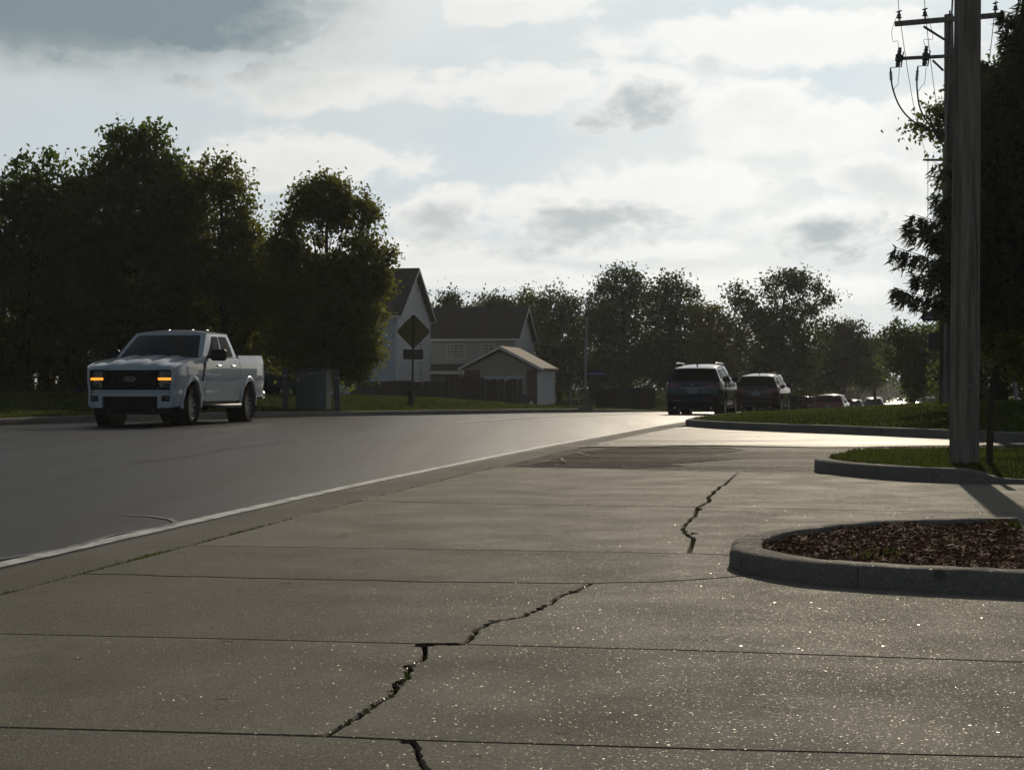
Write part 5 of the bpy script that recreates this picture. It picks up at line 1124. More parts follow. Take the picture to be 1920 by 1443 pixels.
    for s in (1, -1):
        h = plate(min(s * .60, s * .885), max(s * .60, s * .885), .79, 1.10, -0.028, .03, 10, 0.05); h = h.build('headlight', 'lamp_glass', root, 30)
        m = plate(min(s * .575, s * .875), max(s * .575, s * .875), .925, .970, -0.008, .02, 10, 0.05); m.build('signal_bar', 'amber_lamp', h, 30)
        for z in (1.035, .855):
            m = MB(); m.lathe([(0, .014), (.05, .012), (.062, 0.0), (.06, -.02)], 16, Matrix.Translation((xf(.74) - .024 - .05 * (z - .73), s * .74, z)) @ Matrix.Rotation(R(90), 4, 'Y') @ Matrix.Scale(1.35, 4, (0, 1, 0))); m.build('lamp_lens', 'lamp_reflector', h, 40)
        b = plate(min(s * .575, s * .935), max(s * .575, s * .935), .375, .685, 0.02, .12, 10, 0.0, lambda y: .375 + .03 * ss((abs(y) - .8) / .15)); b.build('front_bumper', PAINT, root, 30)
        f = plate(min(s * .66, s * .90), max(s * .66, s * .90), .50, .615, 0.024, .03, 6); f = f.build('fog_light', 'black_plastic', root, 30)
        m = plate(min(s * .74, s * .84), max(s * .74, s * .84), .54, .585, 0.028, .01, 4); m.build('lamp_lens', 'lamp_reflector', f, 30)
        m = MB(); m.bbox(2.60, 2.72, s * .45 - .03, s * .45 + .03, .30, .38, .01); m.build('tow_hook', 'dark_metal', root)
    b = plate(-.58, .58, .60, .685, 0.02, .10, 14); b.build('front_bumper', PAINT, root, 30)
    b = plate(-.935, .935, .69, .728, 0.0, .10, 20); b.build('bumper_top', PAINT, root, 30)
    b = plate(-.56, .56, .30, .598, -0.01, .08, 14, -0.15); b.build('lower_intake', 'black_plastic', root, 30)
    b = plate(-.80, .80, .24, .37, -0.09, .10, 14); b.build('air_dam', 'black_plastic', root, 30)
    # emblem
    def oval(a, b, x0, x1):
        m = MB(); n = 36; ring = [(math.cos(2 * math.pi * k / n), math.sin(2 * math.pi * k / n)) for k in range(n)]
        m.add([(x0, a * c, b * s_) for c, s_ in ring] + [(x1, a * .97 * c, b * .95 * s_) for c, s_ in ring], [(i, (i + 1) % n, n + (i + 1) % n, n + i) for i in range(n)] + [tuple(range(n, 2 * n))]); return m
    em = oval(.125, .053, 0, .014).build('emblem', 'badge_silver', root, 40); em.location = (xf(0) - .025, 0, .945)
    oval(.113, .043, .012, .016).build('oval_field', 'badge_dark', em, 40)
    tcu = bpy.data.curves.new('script', 'FONT'); tcu.body = 'Ford'; tcu.size = 0.085; tcu.shear = 0.35; tcu.align_x = 'CENTER'; tcu.align_y = 'CENTER'; tcu.extrude = 0.0015
    to = bpy.data.objects.new('script_curve', tcu); COL.objects.link(to); dg = bpy.context.evaluated_depsgraph_get(); me = bpy.data.meshes.new_from_object(to.evaluated_get(dg)); bpy.data.objects.remove(to)
    me.materials.clear(); o = link('emblem_script', me, 'badge_silver', em); o.rotation_euler = (R(90), 0, R(90)); o.location = (.0185, 0, 0)
    # cab
    AB, AT, CT, CB = (1.16, .935, 1.375), (0.44, .775, 1.90), (-0.90, .775, 1.92), (-1.16, .925, 1.40)
    for s in (1, -1):
        c = [(p[0], s * p[1], p[2]) for p in (AB, CB, CT, AT)]
        if s < 0: pass
        bul = lambda u, v, s=s: Vector((0, s * 0.035 * math.sin(math.pi * min(max(v, 0), 1)) * min(1, 5 * u, 5 * (1 - u)), 0))
        m = MB(); m.grid(patch(c, UNIT, bul, 12, 8)); m.build('cab_side', PAINT, root, 40)
        nz = 0.006 * s
        pane(root, 'side_window', 'car_glass', c, [(.115, .07), (.475, .05), (.455, .90), (.185 + .02, .90)], bul, nz, .10)
        pane(root, 'side_window', 'car_glass', c, [(.54, .05), (.885, .07), (.865, .90), (.50, .90)], bul, nz, .10)
        m = MB(); m.tube([bil([Vector(p) for p in c], u, .035) + bul(u, .035) + Vector((0, s * .006, 0)) for u in (.11, .3, .5, .7, .89)], .009, 6); m.build('belt_trim', 'black_plastic', root)
    c = [(AB[0], -AB[1], AB[2]), (AB[0], AB[1], AB[2]), (AT[0], AT[1], AT[2]), (AT[0], -AT[1], AT[2])]
    bw = lambda u, v: Vector((0.16 * (1 - (2 * u - 1) ** 2), 0, 0.015 * math.sin(math.pi * v)))
    m = MB(); m.grid(patch(c, UNIT, bw, 16, 8)); m.build('windshield_frame', PAINT, root, 40)
    pane(root, 'windshield', 'windshield_glass', c, [(.045, .0), (.955, .0), (.935, .93), (.065, .93)], bw, .007, .05)
    P = []
    for i in range(13):
        x = AT[0] + (CT[0] - AT[0]) * i / 12; e = 0.05 + .035 * math.sin(math.pi * i / 12); row = []
        for j in range(17):
            t = -1 + 2 * j / 16; row.append((x + (0.16 * (1 - t * t) * (1 - i / 12) if i < 13 else 0), t * .775, 1.90 + .02 * i / 12 + e * (1 - abs(t) ** 3) + .012))
        P.append(row)
    m = MB(); m.grid(P); e0, e1 = P[0], P[-1]
    m.grid([[(p[0] - .0, p[1], p[2]) for p in P[0]], [(AT[0] + bw((p[1] / .775 + 1) / 2, 1).x - .0, p[1], AT[2] - .01) for p in P[0]]]); m.grid([P[-1], [(CT[0] - .01, p[1], CT[2] - .03) for p in P[-1]]])
    m.grid([[r[0] for r in P], [(r[0][0], r[0][1] * 1.005, r[0][2] - .04) for r in P]]); m.grid([[r[-1] for r in P], [(r[-1][0], r[-1][1] * 1.005, r[-1][2] - .04) for r in P]]); m.build('roof', PAINT, root, 45)
    c = [(CB[0], CB[1], CB[2]), (CB[0], -CB[1], CB[2]), (CT[0], -CT[1], CT[2]), (CT[0], CT[1], CT[2])]; m = MB(); m.grid(patch(c, UNIT)); m.build('cab_back', PAINT, root); pane(root, 'rear_window', 'car_glass', c, [(.12, .1), (.88, .1), (.86, .88), (.14, .88)], None, .006, .1)
    for y in (-0.22, 0.3, 0.62): m = MB(); m.bbox(-.08, .02, y - .025, y + .025, 1.99, 2.008 if y != .62 else 2.0, .006); m.build('clearance_lamp', 'lamp_reflector', root) if y != 0.3 else m.build('antenna_fin', PAINT, root)
    m = MB(); m.tube([(1.24, -.7, 1.415), (1.18, -.1, 1.455), (1.12, .1, 1.50)], .008, 5); m.build('wiper', 'black_plastic', root); m = MB(); m.tube([(1.26, -.05, 1.43), (1.20, .45, 1.45), (1.10, .72, 1.48)], .008, 5); m.build('wiper', 'black_plastic', root)
    put_wheels(root, wheel_meshes(RT, 0.30, 'rim_black', 10, 'truck'), (FA, RA), 1.0, RT, 0.30, R(2))
    return root

def car(name, label, paint, p, loc, heading, group=None, detail=True):
    """hatchback / suv body from a few measures"""
    root = thing(name, label, 'car', loc, heading, group)
    Lf, Lr, W, H, RT, FA, RA = p['Lf'], p['Lr'], p['W'] / 2, p['H'], p['r'], p['fa'], p['ra']; AR = RT + .07; zc = RT + .01; belt = p['belt']; hd = p['hood']; sill = p['sill']
    wz = tab([(sill - .1, .93), (sill + .1, .965), (sill + .3, .985), (belt - .25, 1.0), (belt - .1, .99), (belt, .955), (belt + .1, .92)])
    wx = tab([(-Lr, .86), (-Lr + .08, .925), (-Lr + .25, .975), (-Lr + .7, 1.0), (Lf - .9, 1.0), (Lf - .4, .965), (Lf - .12, .88), (Lf, .74)])
    wf = lambda x, z: W * wz(z) * wx(x)
    zt = tab([(-Lr, belt - .06), (-Lr + .15, belt + .015), (p['cowl'] - .6, belt), (p['cowl'], belt - .02), (Lf - .6, hd), (Lf - .15, hd - .08), (Lf, hd - .2)])
    zb = arch_zb(tab([(-Lr, sill + .18), (-Lr + .3, sill + .05), (RA, sill), (FA, sill), (Lf - .3, sill - .02), (Lf, sill + .06)]), [(FA, AR), (RA, AR)], zc)
    for s in (1, -1):
        side_panel(stations(-Lr, Lf, [(FA, AR), (RA, AR)], .1), zb, zt, wf, s, 12, .06).build('body_side', paint, root, 35)
        for xa in (FA, RA):
            m = MB(); rows = []
            for k in range(17):
                a = math.pi * k / 16; row = []
                for (dr, dy) in ((-0.01, -0.04), (-0.008, 0.010), (0.05, 0.012), (0.06, -0.004)):
                    x = xa + (AR + dr) * math.cos(a); z = zc + (AR + dr) * math.sin(a); row.append((x, s * (wf(x, max(z, sill)) + dy), z))
                rows.append(row)
            m.grid(rows); m.build('arch_trim', 'black_plastic', root, 40)
            q = MB(); q.lathe([(0.01, -.14), (AR + .01, -.14), (AR + .01, .12)], 20, Matrix.Translation((xa, s * (W - .2), zc)) @ Matrix.Rotation(R(-90 * s), 4, 'X')); q.build('wheel_well', 'black_plastic', root)
        m = MB(); m.box(RA + AR, FA - AR, s * (W * .93) - .04, s * (W * .93) + .02, sill - .06, sill + .06); m.build('sill', 'black_plastic', root)
        for dx in (0.05, -0.95):
            m = MB(); m.bbox(dx - .2, dx, s * W * 1.0 - .03, s * W * 1.0 + .02, belt - .17, belt - .14, .006); m.build('door_handle', paint, root)
            m = MB(); x = dx + .12; m.grid([[(x, s * (wf(x, z) + .0012), z) for z in [sill + .05 + (belt - sill - .08) * k / 8 for k in range(9)]], [(x + .008, s * (wf(x, z) + .0012), z) for z in [sill + .05 + (belt - sill - .08) * k / 8 for k in range(9)]]]); m.build('door_gap', 'black_plastic', root)
        m = MB(); m.bbox(p['cowl'] - .62, p['cowl'] - .46, min(s * (W - .02), s * (W + .2)), max(s * (W - .02), s * (W + .2)), belt + .02, belt + .16, .03); mi = m.build('mirror', paint, root, 40)
        m = MB(); m.box(p['cowl'] - .56, p['cowl'] - .50, min(s * (W - .12), s * W), max(s * (W - .12), s * W), belt + .03, belt + .07); m.build('mirror_arm', 'black_plastic', mi)
    m = MB(); m.box(-Lr + .3, Lf - .35, -W * .66, W * .66, sill - .02, sill + .35); m.box(RA + AR, FA - AR, -W * .88, W * .88, sill, belt - .05); m.build('floor_pan', 'black_plastic', root)
    P = []
    for i in range(11):
        x = p['cowl'] - .05 + (Lf - p['cowl'] + .05) * i / 10; P.append([(x + .05 * (1 - t * t), t * (wf(x, zt(x)) - .02), zt(x) + .05 * (1 - t * t)) for t in [-1 + k / 6 for k in range(13)]])
    m = MB(); m.grid(P); m.build('hood', paint, root, 40)
    # front end
    P = []
    for j in range(9):
        z = sill + (hd - .2 - sill) * j / 8; P.append([(Lf - .03 + .10 * (1 - t * t) + .03 * math.sin(math.pi * j / 8), t * wf(Lf, z), z) for t in [-1 + k / 6 for k in range(13)]])
    m = MB(); m.grid(P); m.build('front_bumper', paint, root, 40)
    m = MB(); m.bbox(Lf + .03, Lf + .115, -W * .42, W * .42, sill + .22, hd - .26, .02); m.build('grille', 'grille_black', root)
    for s in (1, -1): m = MB(); m.bbox(Lf - .12, Lf + .04, s * W * .58 - .16, s * W * .58 + .13, hd - .32, hd - .20, .03); m.build('headlight', 'lamp_reflector', root, 40)
    # greenhouse
    rz = H - .05; AB, AT, CT, CB = (p['cowl'], W * .93, belt - .02), (p['rf'], W * .72, rz - .02), (-Lr + p['rt'], W * .70, rz - .02 - p.get('drop', .06)), (-Lr + p['rb'], W * .915, belt + .02)
    for s in (1, -1):
        c = [(q[0], s * q[1], q[2]) for q in (AB, CB, CT, AT)]; bul = lambda u, v, s=s: Vector((0, s * .04 * math.sin(math.pi * min(max(v, 0), 1)) * min(1, 5 * u, 5 * (1 - u)), 0)); nz = .006 * s
        m = MB(); m.grid(patch(c, UNIT, bul, 12, 8)); m.build('cabin_side', paint, root, 40)
        pane(root, 'side_window', 'car_glass', c, [(.09, .08), (.43, .07), (.42, .90), (.20, .90)], bul, nz, .08); pane(root, 'side_window', 'car_glass', c, [(.455, .07), (.73, .07), (.72, .90), (.445, .90)], bul, nz, .08); pane(root, 'side_window', 'car_glass', c, [(.755, .07), (.92, .22), (.90, .88), (.745, .90)], bul, nz, .12)
        if p.get('rails'):
            m = MB(); m.tube(smooth_path([(AT[0] - .05, s * W * .69, H - .05), (AT[0] - .2, s * W * .69, H + .005), (CT[0] + .4, s * W * .68, H + .01), (CT[0] + .15, s * W * .68, H - .04)], 5), .018, 6); m.build('roof_rail', p.get('railmat', 'chrome'), root, 50)
    bw = lambda u, v: Vector((.15 * (1 - (2 * u - 1) ** 2), 0, 0)); br = lambda u, v: Vector((-.07 * (1 - (2 * u - 1) ** 2), 0, 0))
    c = [(AB[0], -AB[1], AB[2]), AB, AT, (AT[0], -AT[1], AT[2])]; m = MB(); m.grid(patch(c, UNIT, bw, 12, 6)); m.build('windshield_frame', paint, root, 40); pane(root, 'windshield', 'car_glass', c, [(.05, .02), (.95, .02), (.93, .94), (.07, .94)], bw, .007, .06)
    c = [CB, (CB[0], -CB[1], CB[2]), (CT[0], -CT[1], CT[2]), CT]; m = MB(); m.grid(patch(c, UNIT, br, 12, 6)); m.build('tailgate_frame', paint, root, 40); pane(root, 'rear_window', 'car_glass', c, [(.07, .08), (.93, .08), (.90, .88), (.10, .88)], br, .008, .10)
    P = []
    for i in range(13):
        x = AT[0] + (CT[0] - .02 - AT[0]) * i / 12; w_ = AT[1] + (CT[1] - AT[1]) * i / 12; P.append([(x + (.15 * (1 - i / 12) - .07 * (i / 12)) * (1 - t * t), t * w_, rz - .02 - p.get('drop', .06) * (i / 12) ** 2 + .05 * math.sin(math.pi * (.25 + .6 * i / 12)) * (1 - abs(t) ** 3) + .015 * (1 - abs(t) ** 6)) for t in [-1 + k / 8 for k in range(17)]])
    m = MB(); m.grid(P); m.build('roof', paint, root, 50)
    sp = MB(); n = 12; rows = []
    for k in range(n + 1):
        t = -1 + 2 * k / n; x = CT[0] - .07 * (1 - t * t); rq = CT[2] + .02 + .02 * (1 - abs(t) ** 3); rows.append([(x + .18, t * CT[1] * .97, rq + .022), (x - .05, t * CT[1] * .95, rq + .004), (x - .17, t * CT[1] * .93, rq - .03), (x - .18, t * CT[1] * .93, rq - .055), (x - .02, t * CT[1] * .95, rq - .07)])
    sp.grid(rows); sp.build('roof_spoiler', paint, root, 40)
    m = MB(); m.prism([(0, 0), (.16, 0), (.13, .03), (.03, .08)], -.02, .02, lambda x, z, y: Vector((CT[0] + .35 + .16 - x, y, rz - .02 + z))); m.build('antenna_fin', 'black_plastic', root)
    # tail: sheet metal below the window, rounded in plan
    xr = lambda t, z: -Lr + .015 - .09 * (1 - t * t) - .05 * math.sin(math.pi * min(max((z - sill) / (belt - sill), 0), 1))
    def tail(t0, t1, z0, z1, off, mat, nm, par=root, n=12, zc0=0.0, th=.03):
        P = []
        for i in range(n + 1):
            t = t0 + (t1 - t0) * i / n; col = []
            for j in range(7):
                z = z0 + (z1 - z0) * j / 6 + zc0 * (1 - t * t); y = t * wf(-Lr, z); col.append((xr(t, z) - off, y, z))
            P.append(col)
        m = MB(); m.grid(P); Q = [[(q[0] + th, q[1], q[2]) for q in r] for r in P]; m.grid([[r[0] for r in P], [r[0] for r in Q]]); m.grid([[r[-1] for r in P], [r[-1] for r in Q]]); m.grid([P[0], Q[0]]); m.grid([P[-1], Q[-1]]); return m.build(nm, mat, par, 35)
    tail(-1, 1, sill + .30, belt + .02, 0.0, paint, 'tailgate')
    tail(-1, 1, sill + .22, sill + .42, .05, paint, 'rear_bumper'); tail(-.92, .92, sill - .06, sill + .215, .03, 'black_plastic', 'bumper_cladding')
    for s in (1, -1):
        tl = tail(min(s * .56, s * 1.0), max(s * .56, s * 1.0), belt - .22, belt - .04, .008, 'tail_red', 'tail_light', n=6); tail(min(s * .62, s * .9), max(s * .62, s * .9), belt - .17, belt - .14, .014, 'lamp_reflector', 'lamp_strip', tl, 5)
        tail(min(s * .62, s * .95), max(s * .62, s * .95), sill + .24, sill + .29, .056, 'tail_red', 'reflector', n=4)
        m = MB(); m.tube([(-Lr - .06, s * W * .62, sill - .04), (-Lr + .15, s * W * .62, sill - .04)], .035, 10); m.build('exhaust_tip', 'chrome', root, 40)
    tail(-.84, .84, sill + .155, sill + .18, .038, 'badge_silver', 'bumper_trim', n=14, zc0=.05); tail(-.5, .5, belt - .21, belt - .185, .012, 'badge_silver' if p.get('rails') else paint, 'tailgate_trim')
    m = MB(); zpl = (belt + sill) / 2 + .11; m.bbox(xr(0, zpl) - .018, xr(0, zpl) - .004, -.155, .155, zpl - .077, zpl + .077, .003); pl = m.build('licence_plate', 'plate', root)
    for k in range(6): m = MB(); m.box(xr(0, zpl) - .021, xr(0, zpl) - .0185, -.115 + k * .041, -.09 + k * .041, zpl - .03, zpl + .03); m.build('plate_mark', 'plate_ink', pl)
    m = MB(); m.prism([(-.05, -.03), (-.02, .03), (.02, .03), (.05, -.03), (.02, -.03), (0, .01), (-.02, -.03)], 0, .006, lambda y, z, x: Vector((xr(0, belt - .1) - .006 - x, y, belt - .1 + z))); m.build('badge', 'badge_silver', root)
    put_wheels(root, wheel_meshes(RT, .22, 'rim_silver', 5, paint), (FA, RA), W - .01, RT, .22)
    return root
def place(px, Y, z=None): x = (px - 960) / FPX * Y; return (x, Y, zroad(x, Y) if z is None else z)

FW = Vector((-math.sin(R(9.5)), -math.cos(R(9.5))))
pickup((-7.13, 38.75, 0.022), math.atan2(FW.y, FW.x))
def away(deg): return R(90 - deg)      # heading of a car driving away, degrees right of straight ahead
SUV = dict(Lf=2.32, Lr=2.30, W=1.88, H=1.70, r=.36, fa=1.38, ra=-1.33, belt=1.10, hood=1.05, sill=.30, cowl=1.05, rf=.25, rt=.55, rb=.20, rails=True, drop=.11)
car('suv', 'dark blue suv driving away beside the lawn kerb', 'paint_blue', SUV, (*place(1318, 60.3)[:2], ZR(60) - .01), away(14))
SUV2 = dict(SUV, Lf=2.45, Lr=2.45, W=1.94, H=1.76, r=.38, belt=1.12, hood=1.08, sill=.32, railmat='black_plastic')
car('suv', 'black suv driving away just ahead of the blue suv', 'paint_black', SUV2, (*place(1432, 79.5)[:2], ZR(77) - .02), away(15.5))
HAT = dict(Lf=2.05, Lr=2.0, W=1.78, H=1.50, r=.32, fa=1.28, ra=-1.24, belt=.98, hood=.92, sill=.26, cowl=.95, rf=.15, rt=.62, rb=.22)
car('hatchback', 'red hatchback with its lower half hidden by the lawn', 'paint_red', HAT, (*place(1560, 104)[:2], ZR(104)), away(16))
car('suv', 'distant blue suv beyond the red hatchback on the sunlit road', 'paint_blue', SUV, (*place(1639, 172)[:2], ZR(172)), away(13))
car('hatchback', 'distant dark car between the red hatchback and the far blue suv', 'paint_black', HAT, (*place(1603, 190)[:2], ZR(190)), away(13))
car('suv', 'tiny pale oncoming car far down the sunlit road', 'paint_silver', SUV2, (*place(1687, 540)[:2], ZR(540)), R(-90 - 12))
car('hatchback', 'dark car parked far right of the sunlit road', 'paint_black', HAT, (at(1712, 0, 260).x, 260, ZR(260) + .1), R(-100))
car('hatchback', 'teal car parked behind the far right bushes', 'paint_teal', HAT, (at(1737, 0, 205).x, 205, ZR(205) + .25), R(200))
car('hatchback', 'teal car parked under the trees behind the utility cabinet', 'paint_teal', HAT, (at(505, 0, 69).x, 69, .50), R(-60))
car('hatchback', 'dark car seen only as a roof above the fence by the white house', 'paint_black', HAT, (at(772, 0, 103).x, 103, -.35), R(-10))
car('hatchback', 'dark parked car right of the black suv in the shade', 'paint_black', HAT, (at(1494, 0, 124).x, 124, -1.35), R(120))

# ------------------------------------------------------------------ trees
def leaf_cloud(lobes, n, size, clump, rng, hang=0.0):
    """leaves in clumps through the volume of several ellipsoids, denser towards their skins; lobes: (x,y,z,rx,ry,rz)"""
    Lb = np.array(lobes, float); vol = Lb[:, 3] * Lb[:, 4] * Lb[:, 5]; pr = vol ** 0.8; pr /= pr.sum(); per = 34; nc = max(1, n // per)
    k = rng.choice(len(Lb), nc, p=pr); d = rng.normal(size=(nc, 3)); d /= np.linalg.norm(d, axis=1)[:, None]; r = rng.uniform(0.12, 1.0, nc) ** 0.42; r *= rng.uniform(0.80, 1.10, nc) + 0.18 * (rng.random(nc) < .12)
    C = Lb[k, :3] + d * r[:, None] * Lb[k, 3:6]
    cs = clump * rng.uniform(0.5, 1.4, nc)
    P = np.repeat(C, per, 0) + rng.normal(size=(nc * per, 3)) * np.repeat(cs, per)[:, None] * np.array([1, 1, .8]); m = len(P)
    a = rng.normal(size=(m, 3)); a[:, 2] -= hang; a /= np.linalg.norm(a, axis=1)[:, None]; b = rng.normal(size=(m, 3)); b -= a * (a * b).sum(1)[:, None]; b /= np.linalg.norm(b, axis=1)[:, None]
    s = size * rng.uniform(0.6, 1.3, m)[:, None]; a *= s; b *= s * 0.62; nrm = np.cross(a, b) / s * 0.25
    V = np.stack([P - a, P + b * .9 + a * .1 + nrm, P + a, P - b * .9 + a * .1 + nrm], 1).reshape(-1, 3); i = np.arange(m) * 4
    return V, np.stack([i, i + 1, i + 2, i + 3], 1), C
def tree(name, label, cat, base, lobes, n, size, clump, mat, trunk_r, seed, group, trunk_top=None, limbs=34, hang=0.3):
    """lobes in world coordinates"""
    rng = np.random.default_rng(seed); random.seed(seed); base = Vector(base); root = thing(name, label, cat, base, 0, group)
    Lb = [(l[0] - base.x, l[1] - base.y, l[2] - base.z, l[3], l[4], l[5]) for l in lobes]
    V, F, C = leaf_cloud(Lb, n, size, clump, rng, hang); link('crown', np_mesh('crown', V, F), mat, root)
    if trunk_r:
        big = max(Lb, key=lambda l: l[2]); top = Vector(trunk_top) if trunk_top else Vector((big[0] * .7, big[1] * .7, big[2])); m = MB(); mid = top * 0.5 + Vector((random.uniform(-.15, .15), random.uniform(-.15, .15), 0))
        m.tube([(0, 0, -0.2), (0.02, 0, 0.3), tuple(mid * .5), tuple(mid), tuple(mid.lerp(top, .5) + Vector((random.uniform(-.2, .2), 0, 0))), tuple(top)], [trunk_r * 1.35, trunk_r, trunk_r * .9, trunk_r * .72, trunk_r * .45, trunk_r * .14], 9)
        tr = m.build('trunk', 'bark', root, 60)
        m = MB(); cc = C[rng.choice(len(C), min(limbs * 5, len(C)), replace=False)]
        for j, c in enumerate(cc):
            c = Vector(c); t = min(max((c.z * .62) / max(top.z, .1), .15), .92); s = Vector((0, 0, 0)).lerp(mid, t * 2) if t < .5 else mid.lerp(top, (t - .5) * 2); q = s.lerp(c, .5) + Vector((random.uniform(-.15, .15), random.uniform(-.15, .15), random.uniform(-.05, .25)))
            rr = trunk_r * (.28 if j < limbs * .6 else .10); m.tube([s, q, c], [rr, rr * .6, rr * .18], 5, False)
        m.build('limbs', 'bark', tr, 60)
    return root
def lobes_px(tab, D, dep=0.85):
    """ellipsoids given as (px, py, rx px, ry px[, depth offset]) of the photograph at depth D"""
    out = []
    for t in tab:
        dd = t[4] if len(t) > 4 else random.uniform(-.6, .6); p = at(t[0], t[1], D + dd); s = (D + dd) / FPX; out.append((p.x, p.y, p.z, t[2] * s, max(t[2], t[3]) * s * dep, t[3] * s))
    return out
random.seed(3)
GL = 'trees behind the left lawn'
def base_at(px, D, zf): x = (px - 960) / FPX * D; return (x, D, zf(x, D))
tree('maple_tree', 'leafy tree cut by the left edge with a narrow pointed top', 'tree', base_at(40, 61, zleft), lobes_px([(60, 370, 62, 75), (88, 315, 34, 34), (20, 395, 60, 62), (-40, 470, 110, 110), (60, 480, 95, 100), (110, 430, 50, 70), (40, 590, 110, 70), (-60, 620, 90, 80), (130, 540, 60, 80), (132, 395, 34, 60)], 61), 26000, .10, .22, 'leaf_maple', .17, 11, GL)
tree('maple_tree', 'tallest dark leafy tree above the white pickup truck', 'tree', base_at(230, 63, zleft), lobes_px([(235, 262, 40, 36), (285, 268, 34, 34), (250, 315, 72, 52), (300, 315, 48, 50), (190, 345, 62, 58), (235, 400, 110, 85), (315, 400, 70, 85), (160, 460, 75, 90), (260, 510, 125, 100), (330, 520, 80, 80), (180, 590, 95, 70), (300, 610, 100, 60), (350, 390, 34, 60), (345, 455, 40, 60), (140, 360, 30, 40)], 63), 40000, .105, .22, 'leaf_maple', .2, 12, GL)
tree('birch_tree', 'airy tree with a thin twiggy top right of the tallest tree', 'tree', base_at(425, 62, zleft), lobes_px([(408, 335, 50, 46), (375, 360, 40, 52), (440, 372, 42, 46), (420, 430, 68, 60), (460, 445, 42, 52), (390, 500, 75, 65), (455, 520, 58, 70), (415, 590, 90, 80), (490, 560, 34, 55), (470, 640, 70, 60), (500, 470, 24, 34), (512, 540, 34, 60), (355, 430, 30, 60)], 62), 26000, .082, .20, 'leaf_olive', .13, 13, GL)
tree('linden_tree', 'round topped tree with sky gaps under its crown left of the white house', 'tree', base_at(612, 60.5, zleft), lobes_px([(612, 372, 58, 42), (655, 385, 38, 32), (575, 375, 36, 32), (545, 415, 32, 34), (690, 408, 20, 28), (620, 410, 52, 26), (540, 455, 34, 30), (690, 440, 16, 20), (565, 505, 52, 40), (640, 510, 66, 38), (700, 492, 38, 40), (734, 478, 14, 16), (600, 580, 90, 62), (672, 565, 38, 55), (708, 530, 36, 30), (698, 590, 30, 34), (688, 655, 28, 36), (528, 478, 34, 32), (522, 545, 36, 50), (592, 452, 22, 16), (664, 452, 26, 16), (560, 640, 70, 55), (640, 645, 62, 55), (676, 640, 30, 66), (610, 690, 64, 26), (670, 700, 26, 24)], 60.5), 46000, .082, .19, 'leaf_olive', .13, 14, GL)
tree('maple_tree', 'dark dense tree filling the gap behind the left trees', 'tree', base_at(330, 72, zleft), lobes_px([(120, 560, 120, 110), (300, 560, 140, 100), (430, 600, 110, 80), (520, 600, 90, 90), (30, 640, 110, 60), (230, 640, 140, 50), (420, 665, 150, 45), (560, 655, 110, 50), (40, 690, 90, 40), (180, 700, 110, 36), (-40, 690, 70, 45), (330, 705, 110, 34), (480, 705, 110, 34), (600, 700, 80, 34)], 72), 34000, .12, .34, 'leaf_maple', .2, 15, GL)
for i, (px, py, rx, ry, D, mt, lab) in enumerate(((25, 665, 42, 30, 62.5, 'leaf_yellow', 'yellowing shrub above the fence at the left edge'), (95, 668, 42, 32, 63, 'leaf_olive', 'olive shrub behind the low dark fence'), (150, 700, 26, 20, 62.5, 'leaf_olive', 'low shrub left of the garden canopy'), (265, 640, 40, 45, 64.5, 'leaf_yellow', 'yellow green shrub behind the pickup truck cab'), (90, 728, 45, 8, 63.5, 'leaf_yellow', 'low flowering plants along the dark fence'))):
    b = base_at(px, D, zleft); tree('shrub', lab, 'shrub', b, lobes_px([(px, py, rx, ry), (px - rx * .5, py + ry * .4, rx * .6, ry * .7), (px + rx * .55, py + ry * .3, rx * .55, ry * .7)], D), 3400 if ry > 10 else 900, .065, .16, mt, .03, 30 + i, 'shrubs behind the left lawn', limbs=6)
